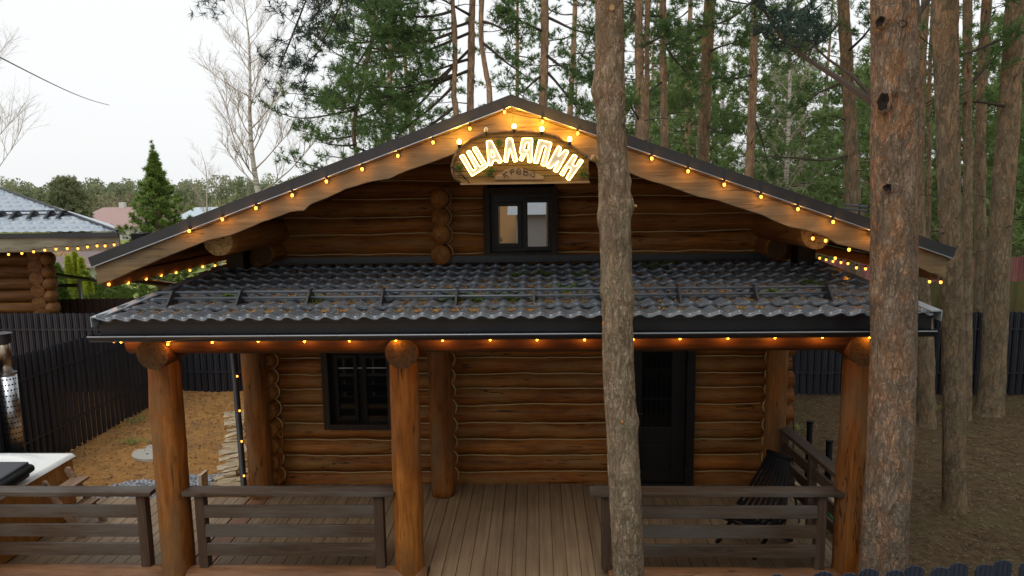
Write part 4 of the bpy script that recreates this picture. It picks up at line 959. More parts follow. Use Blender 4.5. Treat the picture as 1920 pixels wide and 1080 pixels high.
# planks and small clutter behind the side railing
ps = 'short sawn planks stacked behind the side railing'
for i in range(5):
    c = at(1500, 900-i*11, 10.0); z = gz(3.8, 10)+.06+i*.07
    mb = MB(); mb.box((3.95+.03*(i % 2), 9.95+.04*i, z), (.55, .16, .045), Matrix.Rotation(.1*i-.2, 3, 'Z'))
    tag(mb.build('plank', M['split'], None, origin=(3.95, 9.95, z), bevel=.003), ['lowest', 'second lowest', 'middle', 'second highest', 'topmost'][i]+' pale sawn plank of the low stack behind the side railing', 'plank', ps)
c = Vector((4.15, 9.35, gz(4, 9.3))); o = empty('watering_can', c, 'green watering can standing behind the side railing', 'watering can'); gm = NT('green_plastic').fin((.03, .20, .08), .4)
mb = MB(); mb.tube([c, c+Vector((0, 0, .22)), c+Vector((0, 0, .26))], [.11, .10, .07], 16); mb.build('can_body', gm, o, smooth=True)
mb = MB(); mb.tube([c+Vector((-.09, 0, .06)), c+Vector((-.2, 0, .18)), c+Vector((-.26, 0, .28))], [.02, .016, .014], 8); mb.tube([c+Vector((-.26, 0, .28)), c+Vector((-.29, 0, .31))], [.014, .035], 10); mb.build('spout', gm, o, smooth=True)
mb = MB(); mb.tube([c+Vector((.09, 0, .06)), c+Vector((.17, 0, .16)), c+Vector((.13, 0, .28)), c+Vector((.02, 0, .30))], .012, 8); mb.build('handle', gm, o, smooth=True)
c = Vector((3.0, 8.35, .0)); o = empty('side_table', c, 'small dark stump table beside the slatted chairs with a clay pot on it', 'side table')
mb = MB(); mb.tube([c+Vector((0, 0, .40)), c+Vector((0, 0, .43))], .17, 20); mb.build('table_top', M['rail'], o)
for a in (0, 2.1, 4.2): MB().tube([c+Vector((.07*cos(a), .07*sin(a), .40)), c+Vector((.15*cos(a), .15*sin(a), 0))], .014, 8).build('leg', M['rail'], o)
mb = MB(); q = c+Vector((0, 0, .43)); mb.tube([q, q+Vector((0, 0, .1)), q+Vector((0, 0, .14)), q+Vector((0, 0, .15))], [.05, .075, .08, .07], 18); tag(mb.build('clay_pot', NT('clay_pot').fin((.085, .05, .04), .7), None, origin=q, smooth=True), 'small dark clay pot on the side table by the right railing', 'pot')
# slatted folding chairs ("stick" chairs) : back slats fan out from a narrow top roll, a curved seat, crossed legs
def stick_chair(loc, rz, label):
    o = empty('slatted_chair', loc, label, 'chair', None); L0 = Vector(loc); R = Matrix.Rotation(rz, 3, 'Z')
    T = lambda x, y, z: L0+R @ Vector((x, y, z))
    n = 9
    for i in range(n):
        t = (i-(n-1)/2)/((n-1)/2); mb = MB()
        pts = [T(.13*t, .50, .92), T(.17*t, .40, .74), T(.23*t, .24, .50), T(.28*t, .10, .33)]
        for a, b in zip(pts[:-1], pts[1:]): mb.beam(a, b, .034, .016)
        mb.build('back_slat', M['black'], o)
        mb = MB(); pts = [T(.27*t, .22, .30), T(.27*t, .02, .27), T(.26*t, -.22, .31), T(.25*t, -.34, .38)]
        for a, b in zip(pts[:-1], pts[1:]): mb.beam(a, b, .036, .018)
        mb.build('seat_slat', M['black'], o)
    mb = MB(); mb.tube([T(-.16, .50, .91), T(.16, .50, .91)], .032, 10); mb.build('top_roll', M['black'], o, smooth=True)
    for s in (-1, 1):
        MB().beam(T(.27*s, -.26, .32), T(.27*s, .38, .0), .03, .04).build('leg', M['black'], o, bevel=.003)
        MB().beam(T(.24*s, .16, .36), T(.24*s, -.34, .0), .03, .04).build('leg', M['black'], o, bevel=.003)
    mb = MB(); mb.tube([T(-.28, -.26, .29), T(.28, -.26, .29)], .016, 8); mb.tube([T(-.28, .14, .27), T(.28, .14, .27)], .016, 8); mb.build('cross_bar', M['black'], o)
c = atz(1462, 848, .95); RZ = radians(-50); o_ = Matrix.Rotation(RZ, 3, 'Z') @ Vector((0, .5, 0))
stick_chair((c.x-o_.x, c.y-o_.y, 0), RZ, 'black slatted chair with its fan-shaped back leaning toward the right side railing')

# ================================================================ FENCES
def fence(name, p0, p1, zb0, zb1, zt0, zt1, label, mat, pitch=.15, w_=.118, wood_=False, rails=(.28, .80), posts=2.4, side=0, round_=True):
    p0 = Vector((p0[0], p0[1], 0)); p1 = Vector((p1[0], p1[1], 0)); d = (p1-p0); L = d.length; d.normalize(); nrm = Vector((d.y, -d.x, 0))
    o = empty(name, (p0.x, p0.y, zb0), label, 'fence'); n = int(L/pitch); f = MB(); b_ = MB(); rnd = random.Random(11)
    for layer, mb, off in ((0, f, .020), (1, b_, -.020)):
        if layer == 1 and wood_: continue
        for k in range(n):
            s_ = (k+.5*layer+.5)*pitch; t = s_/L; c = p0+d*s_+nrm*off; zb = zb0+(zb1-zb0)*t+.03+rnd.uniform(0, .012); zt = zt0+(zt1-zt0)*t+rnd.uniform(-.006, .006)
            hw = w_/2*(1.22 if layer else 1) if not wood_ else w_/2; g = 1 if off > 0 else -1
            prof = [(-hw, 0), (-hw*.72, .0), (-hw*.55, .022), (-hw*.12, .022), (0, .008), (hw*.12, .022), (hw*.55, .022), (hw*.72, 0), (hw, 0)] if not wood_ else [(-hw, 0), (-hw, .018), (hw, .018), (hw, 0)]
            m_ = len(prof); vs = []
            for z_, in ((zb,), (zt,)):
                for (a, h) in prof:
                    dz = -.022*(a/hw)**2 if (z_ == zt and round_ and not wood_) else 0
                    vs.append(c+d*a+nrm*h*g+Vector((0, 0, z_+dz)))
            mb.add(vs, [(j, j+1, m_+j+1, m_+j) for j in range(m_-1)])
    (f if wood_ else f).build('pickets', mat, o)
    if not wood_: b_.build('pickets', mat, o)
    for rz in rails:
        mb = MB(); za = zb0+(zt0-zb0)*rz; zb_ = zb1+(zt1-zb1)*rz; mb.beam(p0+Vector((0, 0, za)), p1+Vector((0, 0, zb_)), .03, .04)
        mb.build('fence_rail', mat, o)
        if side:
            mb = MB(); mb.beam(p0+nrm*.045*side+Vector((0, 0, za)), p1+nrm*.045*side+Vector((0, 0, zb_)), .012, .022); mb.build('fence_rail', mat, o)
    k = 0
    while k*posts <= L:
        c = p0+d*min(k*posts, L)-nrm*.05; t = min(k*posts, L)/L; MB().bb(c.x-.03, c.x+.03, c.y-.03, c.y+.03, zb0+(zb1-zb0)*t-.1, zt0+(zt1-zt0)*t-.06).build('fence_post', mat, o); k += 1
    return o
fence('picket_fence', (-8.2, 9.0), (-8.2, 15.55), -.42, -.42, 1.60, 1.42, 'black metal picket fence running back along the left side of the soil yard', M['fence'], pitch=.15, side=1)
fence('picket_fence', (-16, 15.62), (13.5, 15.62), -.42, -.62, 1.45, 1.25, 'long black metal picket fence closing the yard behind the cabin', M['fence'], pitch=.15, side=1)
fence('picket_fence', (13.5, 15.6), (14.5, 3), -.62, -.62, 1.25, 1.3, 'black metal picket fence on the far right side of the yard', M['fence'], side=1)
# the street fence: only its scalloped tops reach into the bottom right of the photo
a = atz(1500, 1079, 1.40); b = atz(1910, 1053, 1.40); dd = (b-a).normalized(); e0 = a-dd*7.5; e1 = b+dd*4
def picket_front(p0, p1, zt, label):
    p0 = Vector((p0.x, p0.y, 0)); p1 = Vector((p1.x, p1.y, 0)); d = (p1-p0).normalized(); nrm = Vector((d.y, -d.x, 0)); L = (p1-p0).length
    o = empty('picket_fence', (p0.x, p0.y, -.5), label, 'fence'); n = int(L/.165)
    for k in range(n):
        c = p0+d*(k+.5)*.165+nrm*(.02 if k % 2 else -.02); mb = MB(); vs = []; m_ = 17
        for j in range(m_):
            t = -1+2*j/(m_-1); a = t*.074; h = .012*(1+cos(t*pi*4))/2; vs.append(c+d*a+nrm*h+Vector((0, 0, -.45))); vs.append(c+d*a+nrm*h+Vector((0, 0, zt-.035*t*t)))
        mb.add(vs, [(2*j, 2*j+2, 2*j+3, 2*j+1) for j in range(m_-1)])
        ed = [vs[2*j+1] for j in range(m_)]; mb.tube(ed, .0035, 5, False)
        mb.build('picket', M['fence_b'], o)
    for z in (.0, .95): MB().beam(p0+Vector((0, 0, z)), p1+Vector((0, 0, z)), .035, .04).build('fence_rail', M['fence'], o)
picket_front(e0, e1, 1.41, 'blue-black metal picket fence with scalloped tops at the bottom right corner, nearest the camera')
# olive board fence and red board fence behind the right part of the black one
M['olive'] = wood('olive_boards', (.065, .06, .018), (.11, .10, .032), (.17, .15, .06), 2, 18, .8, knots=False)
M['redf'] = wood('red_boards', (.17, .05, .05), (.28, .10, .095), (.38, .18, .16), 2, 14, .8, knots=False)
M['brownf'] = NT('brown_sheet').fin((.05, .028, .022), .6)
fence('board_fence', (4.6, 17.6), (15, 17.6), -.6, -.6, at(1850, 528, 17.6).z+.02, at(1850, 528, 17.6).z, 'olive green weathered board fence standing behind the black fence on the right', M['olive'], pitch=.125, w_=.122, wood_=True)
fence('board_fence', (3.6, 24), (21, 24), -.5, -.5, at(1850, 484, 24).z-.05, at(1850, 480, 24).z, 'faded red board fence farther back among the pines on the right', M['redf'], pitch=.15, w_=.142, wood_=True, posts=1.25)
fence('sheet_fence', (-14.4, 18.2), (-9.4, 18.2), -.5, -.5, at(180, 560, 18.2).z, at(180, 560, 18.2).z, 'low brown sheet metal fence behind the black fence beside the neighbouring cabin', M['brownf'], pitch=.2, w_=.19)

# ================================================================ NEIGHBOURING CABIN
NB = empty('log_cabin', (-12.5, 17.5, -.5), 'neighbouring log cabin at the left edge, its metal roof coloured pale blue-grey for the sky sheen', 'log cabin')
ev = at(222, 437, 16.2); evz = ev.z; ex = ev.x
rt = at(0, 357, 19.2)
M['nb_log_shaded'] = wood('neighbour_log_shaded', (.05, .018, .005), (.15, .06, .015), (.27, .12, .03), 0, 17, .9)  # log colours darkened for the shade under the eave
# sloping roof face: eave at y=16.2 rising backwards, right edge slanting up and left (hip)
x_left = -17.5; sl_ = (rt.z-evz)/(19.2-16.2)
def nroof(x, y): return evz+sl_*(y-16.2)
yb = 19.9; Rr = []; nn = 0; rows = 13
V = []; Fq = []; gx_ = np.linspace(0, 1, 260)
for k in range(rows):
    for t, dz in ((0, .03), (.5, .015), (.98, 0)):
        y = 16.2+(yb-16.2)*(k+t)/rows; xr = ex+(rt.x-ex)*(y-16.2)/(19.2-16.2)
        xx = x_left+(ex-x_left)*gx_; xx = np.minimum(xx, xr)
        wv_ = ((1+np.cos(2*pi*xx/.26))/2)**1.3; V.append(np.stack([xx, np.full_like(xx, y)-.03*wv_*(t == 0), nroof(0, y)+dz*1.5+.018*wv_], -1))
V = np.array(V); idx = np.arange(V.shape[0]*V.shape[1]).reshape(V.shape[:2])
m = NT('sky_sheen_roof'); M['nroof'] = m.fin(m.ramp(m.noise(m.coord(), 2, 4), [(.3, (.30, .36, .43)), (.7, (.36, .42, .48))]), .3, 0, .6)  # base colour raised to pale blue for the sky the roof reflects
nr = np_obj('roof', V.reshape(-1, 3), np.stack([idx[:-1, :-1], idx[:-1, 1:], idx[1:, 1:], idx[1:, :-1]], -1).reshape(-1, 4), M['nroof'], NB)
yr = 19.9; xr = ex+(rt.x-ex)*(yr-16.2)/3.0
mb = MB(); exb = ex*20.6/16.2-.15; mb.add([(ex, 16.2, evz), (exb, 20.6, evz), (xr, yr, nroof(0, yr)), (x_left, yr, nroof(0, yr)), (x_left, 23.5, evz)], [(0, 1, 2), (1, 4, 3, 2)]); mb.build('roof', M['nroof'], NB)
mb = MB(); mb.tube([(ex, 16.17, evz+.05), (xr, yr, nroof(0, yr)+.07)], .035, 8); mb.build('hip_cap', M['trim'], NB)
fz0 = at(110, 472, 16.2).z
M['fascia_g'] = wood('grey_fascia', (.15, .14, .10), (.25, .235, .175), (.35, .33, .26), 0, 16, .7, knots=False, weather=(.12, .11, .075, 1))
mb = MB(); mb.bb(x_left, ex, 16.2, 16.25, fz0, evz-.02); mb.build('fascia_board', M['fascia_g'], NB); mb = MB(); mb.beam((ex-.04, 16.26, (fz0+evz)/2), (exb, 20.6, (fz0+evz)/2), .04, evz-fz0-.04); mb.build('fascia_board', M['fascia_g'], NB)
mb = MB(); mb.bb(x_left, ex+.01, 16.15, 16.199, evz-.085, evz+.02); mb.build('eave_trim', M['trim'], NB)
mb = MB(); mb.add([(x_left, 16.26, fz0+.18), (ex-.1, 16.26, fz0+.18), (exb-.1, 20.6, fz0+.18), (x_left, 20.6, fz0+.18)], [(0, 1, 2, 3)]); mb.build('soffit', M['soffit'], NB)
c100 = at(92, 500, 17.0); wx = c100.x; mb = MB(); ck = MB()
for i in range(9):
    z = fz0+.2-(i+.5)*.30; mb.tube([(x_left+.5, 17.1, z), (wx+.02*(i % 2), 17.1, z)], .158, 12); mb.tube([(wx-.28, 16.9, z-.15), (wx-.45, 17.4, z-.15)], .155, 12)
mb.build('wall', M['nb_log_shaded'], NB, smooth=True)
mb = MB()
for i in range(9): mb.sphere((wx-.02, 17.0, fz0+.05-i*.3), .17, 10, 6, (.9, 1, 1))
mb.build('corner_log_ends', M['nb_log_shaded'], NB, smooth=True)
ng = MB(); y = 17.15; zz = nroof(0, 17.15)
for dz in (.10, .18): ng.tube([(x_left, y+.04*dz, zz+dz), (at(128, 405, y).x, y, zz+dz)], .018, 6)
ngo = ng.build('snow_guard', M['dark'], NB)
for px_ in (5, 33, 66, 98, 121):
    x = at(px_, 405, y).x; mb = MB(); vs = [(x-.08, y-.25, zz-.01), (x-.08, y+.25, zz+.08), (x-.08, y+.06, zz+.20), (x-.08, y-.0, zz+.20)]; mb.add(vs+[(v[0]+.06, v[1], v[2]) for v in vs], [(0, 1, 2, 3), (4, 7, 6, 5), (0, 4, 5, 1), (1, 5, 6, 2), (2, 6, 7, 3), (3, 7, 4, 0)]); mb.build('bracket', M['dark'], ngo)
nbp = [(16, 477), (41, 475), (63, 472), (84, 469), (105, 467), (126, 466), (146, 466), (164, 463), (182, 461), (197, 461), (214, 459)]
string('string_lights', [at(x, y, 16.12) for x, y in nbp], 'string of bulbs along the grey fascia of the neighbouring cabin', 0, r=.026, up=.05)

# carport, thujas, far houses
cp_ = empty('carport', (-11.5, 20, -.5), 'small lean-to shelter with a dark roof and a grey post beside the neighbouring cabin', 'shelter')
a = at(98, 508, 19.5); b = at(170, 521, 19.5); mb = MB(); mb.add([(a.x-1, 19.5, a.z+.12), (b.x, 19.5, b.z), (b.x, 20.2, b.z-.2), (a.x-1, 20.2, a.z-.08)]+[(a.x-1, 19.5, a.z+.06), (b.x, 19.5, b.z-.06), (b.x, 20.2, b.z-.26), (a.x-1, 20.2, a.z-.14)], [(0, 1, 2, 3), (4, 7, 6, 5), (0, 4, 5, 1), (1, 5, 6, 2), (2, 6, 7, 3)]); mb.build('roof', M['brownf'], cp_)
c = at(149, 527, 19.6); 
for yy in (19.6,): MB().bb(c.x-.035, c.x+.035, yy-.05, yy+.05, -.5, c.z+.02).build('post', NT('grey_post').fin((.34, .36, .36), .6), cp_)
MB().beam((a.x-1, 19.6, c.z-.12), (c.x+.03, 19.6, c.z-.12), .06, .09).build('roof_beam', M['frame'], cp_)
def house(name, label, x0, x1, y0, dep, zw, zr, wallm, roofm, windows=(), base=None, g0=-.5, hip=0, chimney=None):
    o = empty(name, ((x0+x1)/2, y0, g0), label, 'house'); MB().bb(x0, x1, y0, y0+dep, g0, zw).build('wall', wallm, o)
    mb = MB(); ov = .5; xm0, xm1 = x0+hip, x1-hip; yr_ = y0+dep/2
    A_ = [(x0-ov, y0-ov, zw-.1), (x1+ov, y0-ov, zw-.1), (xm1+(0 if hip else ov), yr_, zr), (xm0-(0 if hip else ov), yr_, zr), (x0-ov, y0+dep+ov, zw-.1), (x1+ov, y0+dep+ov, zw-.1)]
    mb.add(A_, [(0, 1, 2, 3), (5, 4, 3, 2), (0, 3, 4), (1, 5, 2), (0, 4, 5, 1)]); rf = mb.build('roof', roofm, o)
    if base: MB().bb(x0-.03, x1+.03, y0-.04, y0-.001, g0, g0+base[0]).build('plinth', base[1], o)
    for (a, b, c, d) in windows:
        f = MB().bb(a, b, y0-.07, y0-.002, c, d).build('window', M['frame'], o); MB().bb(a+.08, b-.08, y0-.09, y0-.071, c+.08, d-.08).build('pane', M['glass'], f)
    if chimney: MB().bb(chimney[0]-.25, chimney[0]+.25, yr_-.25, yr_+.25, zr-.6, zr+.5).build('chimney', base[1] if base else wallm, rf)
    return o
M['pinkroof'] = NT('pink_roof').fin((.36, .24, .22), .7); M['brownroof'] = NT('brown_roof').fin((.17, .115, .11), .6)
M['plaster'] = NT('plaster').fin((.55, .53, .50), .85)
m = NT('brick'); bt = m.node('ShaderNodeTexBrick'); bt.inputs['Scale'].default_value = 1; bt.inputs['Brick Width'].default_value = .25; bt.inputs['Row Height'].default_value = .08; bt.inputs['Mortar Size'].default_value = .012
bt.inputs['Color1'].default_value = (.24, .11, .08, 1); bt.inputs['Color2'].default_value = (.32, .16, .12, 1); bt.inputs['Mortar'].default_value = (.35, .3, .26, 1); m.L(m.coord((1, 1, 1), rot=(pi/2, 0, 0)), bt.inputs['Vector']); M['brick'] = m.fin(bt.outputs[0], .9)
a = at(98, 505, 36); b = at(232, 472, 38)
house('brick_house', 'brown-roofed house with white walls on a brick base, behind the yellow-green thujas', at(40, 500, 36).x, at(236, 500, 36).x, 36, 6, at(170, 497, 36).z, at(170, 470, 39).z, M['plaster'], M['brownroof'], [(at(163, 520, 36).x, at(169, 520, 36).x, at(0, 536, 36).z, at(0, 505, 36).z), (at(196, 520, 36).x, at(206, 520, 36).x, at(0, 536, 36).z, at(0, 508, 36).z)], (at(0, 529, 36).z+.5, M['brick']), hip=1.5)
house('pink_roofed_house', 'distant house with a large faded pink roof left of the spruce', at(150, 425, 70).x, at(262, 425, 70).x, 68, 9, at(200, 424, 68).z, at(200, 389, 72).z, M['plaster'], M['pinkroof'], [(at(205, 440, 68).x, at(213, 440, 68).x, .2, 1.2)], None, hip=1.0, chimney=(at(225, 390, 72).x,))
house('blue_roofed_house', 'distant house with a pale blue roof just above the cabin verge, right of the spruce', at(338, 405, 75).x, at(420, 405, 75).x, 75, 9, at(360, 408, 75).z, at(360, 389, 79).z, M['plaster'], NT('paleblue_roof').fin((.42, .50, .56), .5), [], None)
house('orange_roofed_shed', 'small shed with an orange roof behind the brown-roofed house', at(120, 470, 48).x, at(150, 470, 48).x, 48, 3, at(130, 474, 48).z, at(130, 463, 50).z, M['plaster'], NT('orange_roof').fin((.50, .19, .09), .7), [], None)
def bush(name, label, cat, x, y, zt, r, mat, n=900, conic=False, group=None, size=.12, wd=.04, g0=-.5):
    o = empty(name, (x, y, g0), label, cat, group); h = zt-g0; t = rng.random(n)**(.8); a = rng.uniform(0, 2*pi, n)
    rr = r*np.where(t < .15, .75+t*1.6, (1-t)**.62 if conic else np.sqrt(np.clip(1-(t*1.6-.6)**2, .05, 1)))*(.72+.33*rng.random(n))*(1+.18*np.sin(a*3+t*9))
    P = np.stack([x+rr*np.cos(a), y+rr*np.sin(a), g0+t*h], -1); D = np.stack([np.cos(a)*.5, np.sin(a)*.5, np.full(n, .9)], -1); tt = np.clip(.5+.22*rng.normal(size=n)+.15*np.sin(a*4+t*12), 0, 1)
    needles('foliage', P, D, size, mat, o, 6, wd, tt); mb = MB(); mb.tube([(x, y, g0-.05), (x, y, g0+h*.85)], [r*.12, .01], 6)
    for k in range(7): aa = k*2.4; mb.tube([(x, y, g0+h*(.1+.1*k)), (x+r*.6*cos(aa), y+r*.6*sin(aa), g0+h*(.2+.11*k))], [.02, .006], 4, False)
    mb.build('stem', M['twig'], o); return o
th = 'yellow-green thujas in front of the brown-roofed house'
for px_, tp_, Y, wpx, lb in ((127, 482, 27, 10, 'shorter yellow-green thuja left of the tallest one'), (139, 473, 27.5, 12, 'tallest yellow-green thuja, in the middle of its row'), (152, 486, 27.2, 11, 'yellow-green thuja right of the tallest one, behind the grey shelter post'), (163, 512, 26.5, 9, 'low yellow-green thuja at the right end of its row')):
    p = at(px_, tp_, Y); bush('thuja', lb, 'thuja', p.x, Y, p.z, wpx*Y/F, M['thuja'], 1100, True, th, .14, .035)
for px_, tp_, Y, wpx, lb in ((104, 495, 25, 14, 'dark green shrub beside the neighbouring cabin wall'), (112, 530, 24, 14, 'green shrub under the lean-to shelter'), (186, 530, 28, 16, 'green shrub under the left tip of the gable board'), (205, 545, 27, 13, 'low bright shrub near the left end of the porch roof'), (228, 538, 29, 16, 'leafy shrub just left of the grass field')):
    p = at(px_, tp_, Y); bush('shrub', lb, 'shrub', p.x, Y, p.z, wpx*Y/F, M['spruce'] if px_ != 205 else M['grassb'], 900, False, 'shrubs beyond the left fences', .13, .04)
# low dry hedge at the far side of the field
hp = []
o = empty('dry_hedge', (-14, 42, -.5), 'long dry brown hedge along the far side of the grass field', 'hedge')
n = 5000; hx = rng.uniform(at(215, 500, 42).x-6, 16, n); hy = rng.uniform(41, 44, n); hz = -.5+rng.random(n)**1.2*(1.35+.4*np.sin(hx*1.3)+.3*np.sin(hx*3.1)); needles('foliage', np.stack([hx, hy, hz], -1), np.tile([0, 0, 1.], (n, 1)), .40, M['scrub'], o, 5, .025)

# ================================================================ TREES
# --- slim pine right in front of the porch
A = [(1143, -330), (1143, -10), (1144, 170), (1150, 330), (1153, 420), (1157, 560), (1160, 700), (1167, 820), (1172, 930), (1179, 1080)]
ta = empty('pine_tree', (at(1190, 1080, 6.0).x+.03, 6.0, -.5), 'slim rough-barked pine standing right in front of the porch, hiding the door edge', 'pine tree')
pa_ = [Vector((at(1186, 1080, 6.).x+.02, 6.0, -.62))]+[at(x, y, 6.0) for x, y in A[::-1]]+[Vector((at(1143, -330, 6).x+.1, 6.1, 9.0)), Vector((at(1143, -330, 6).x+.25, 6.2, 12.5))]
ra = [.165, .138, .135, .133, .130, .128, .126, .122, .118, .113, .108, .095, .07]
zk = lambda y, x=1150: at(x, y, 6.0).z
kn = [(zk(170), pi*1.05, .10, .035), (zk(170), pi*1.7, .06, .02), (zk(385), -.25, .09, .035), (zk(410), pi*1.1, .08, .025), (zk(560), -.4, .1, .02), (zk(545), pi*1.1, .07, .02), (zk(665), pi*1.6, .07, .02), (zk(790), -.3, .08, .02), (zk(880), pi*1.5, .08, .018), (zk(300), pi*.95, .05, .02), (zk(340), -.1, .05, .02)]
trunk_mesh('trunk', pa_, ra, M['bark_a'], ta, 130, .011, .0058, kn, 15.)
mb = MB()
for (x, y, r_, dx, sz) in ((1118, 165, .024, -1, .03), (1113, 297, .022, -1, .035), (1187, 388, .012, 1, .05), (1147, 14, .022, 0, .0), (1124, 400, .016, -1, .02)):
    p = at(x, y, 6.0); 
    if dx == 0: p = at(x, y, 5.87); mb.tube([p+Vector((0, .05, 0)), p], r_, 10); continue
    mb.tube([p+Vector((-dx*.05, 0, -.01)), p+Vector((dx*sz*.5, -.03, .01))], [r_*1.5, r_], 10)
mb.build('branch_stub', M['endgrain'], ta)
mb = MB(); p = at(1167, 790, 5.868); mb.sphere((p.x, p.y, p.z), .012, 8, 6, (1, .6, 1.6)); p = at(1131, 607, 5.9); mb.sphere((p.x, p.y, p.z), .01, 8, 6, (.8, .6, 2.2)); mb.build('resin_scar', NT('resin').fin((.50, .21, .06), .5), ta)
cr = Crown()
# the overhanging bough at the top left of the photo
b0 = Vector((pa_[-2].x-.03, 6.12, 8.3))
for (x, y, Y, t_) in ((500, 95, 7.6, 22), (440, 20, 8.0, 16), (600, 60, 7.2, 20), (560, 125, 7.4, 16), (660, -20, 7.0, 16), (375, -15, 8.4, 9)):
    q = at(x, y, Y); cr.bough(b0+Vector((0, 0, random.uniform(-.3, .8))), q, .028, t_*2, .5, .07, .16, .48, .35)
for k in range(14):
    a = k*2.4; z = 8.8+k*.27; l = 2.1-.09*k; cr.bough((pa_[-1].x-.1, 6.15, z), (pa_[-1].x+l*cos(a), 6.15+l*sin(a), z+.3), .03, 12, .5, .12, -.05, .3)
cr.build(ta, 'needle_d', .085, 11, .0055)
# --- big pine at the right
Bp = [(1677, -330), (1677, 0), (1677, 200), (1676, 400), (1676, 560), (1674, 700), (1668, 850), (1660, 960), (1655, 1070)]
tb_ = empty('pine_tree', (at(1655, 1075, 6.25).x, 6.25, -.55), 'thick scaly-barked pine standing in front of the right porch post', 'pine tree')
pbp = [Vector((at(1652, 1080, 6.25).x-.01, 6.25, -.65))]+[at(x, y, 6.25) for x, y in Bp[::-1]]+[Vector((at(1677, -330, 6.25).x, 6.25, 10)), Vector((at(1677, -330, 6.25).x, 6.25, 15))]
rb = [.216, .198, .192, .188, .185, .183, .181, .180, .178, .176, .155, .10]
zb2 = lambda y: at(1676, y, 6.25).z
kb = [(zb2(190), pi*1.38, .045, -.03), (zb2(185), pi*1.38, .09, .02), (zb2(190), pi*1.75, .04, -.03), (zb2(188), pi*1.75, .08, .02), (zb2(352), pi*1.42, .05, .012), (zb2(40), pi*1.3, .06, .02), (zb2(30), -.2, .07, .03), (zb2(555), pi*1.05, .08, .02), (zb2(860), pi*1.5, .08, .01), (zb2(340), -.05, .05, .02)]
trunk_mesh('trunk', pbp, rb, M['bark_b'], tb_, 170, .012, .0068, kb, 12.)
M['knot'] = NT('branch_scar').fin((.018, .013, .009), .95)
for (x, y, w_, h_) in ((1657, 190, 11, 17), (1707, 191, 7, 12), (1665, 352, 8, 8), (1652, 40, 9, 10), (1692, 44, 7, 6), (1703, 340, 7, 14)):
    p = at(x, y, 6.25); dx = p.x-at(1677, y, 6.25).x; rr0 = .183; yy = 6.25-sqrt(max(rr0*rr0-dx*dx, .0004)); p = at(x, y, yy); ang = atan2(p.x-at(1677, y, 6.25).x, 6.25-yy)
    Rk = Matrix.Rotation(ang, 3, 'Z'); mb = MB(); vs = []; nn = 14
    for (f_, d_) in ((1.3, .006), (.95, -.010), (.62, -.002), (.0, .02)):
        for j in range(nn):
            a = 2*pi*j/nn; wob = 1+.38*noise.noise(Vector((cos(a)*2.2, sin(a)*2.2, x*.1)))+.2*noise.noise(Vector((cos(a)*6, sin(a)*6, x*.1+f_))); vs.append(p+Rk @ Vector((cos(a)*w_/F*6*f_*wob, d_, sin(a)*h_/F*6*f_*wob)))
    mb.add(vs, [(i*nn+j, i*nn+(j+1) % nn, (i+1)*nn+(j+1) % nn, (i+1)*nn+j) for i in range(3) for j in range(nn)]); o = mb.build('branch_scar', M['bark_b'], tb_, smooth=True)
    o.data.materials.append(M['knot']); 
    for i_, pl_ in enumerate(o.data.polygons): pl_.material_index = 1 if i_ >= nn else 0
cr = Crown(); X0 = pbp[-2].x
for (x, y, z0_, r_) in ((1530, 55, at(1640, 190, 6.2).z, .03), (1500, 150, at(1640, 185, 6.3).z, .018)):
    pass
cr.bough(at(1640, 195, 6.35), at(1420, -10, 7.9), .036, 16, .55, .10, -.06, .45, .4); cr.bough(at(1640, 192, 6.35), at(1500, 60, 8.2), .02, 8, .5, .10, .03, .55, .4)
cr.bough(at(1712, 40, 6.3), at(1790, -60, 6.5), .028, 8, .4, .12, .02, .6, .4)
for k in range(26):
    a = k*2.4; z = 7.4+k*.30; l = 2.9-.075*k; cr.bough((X0, 6.25, z), (X0+l*cos(a), 6.25+l*sin(a), z+.5), .035, 12, .6, .15, -.06, .35)
cr.build(tb_, 'needle_d', .12, 8, .012)
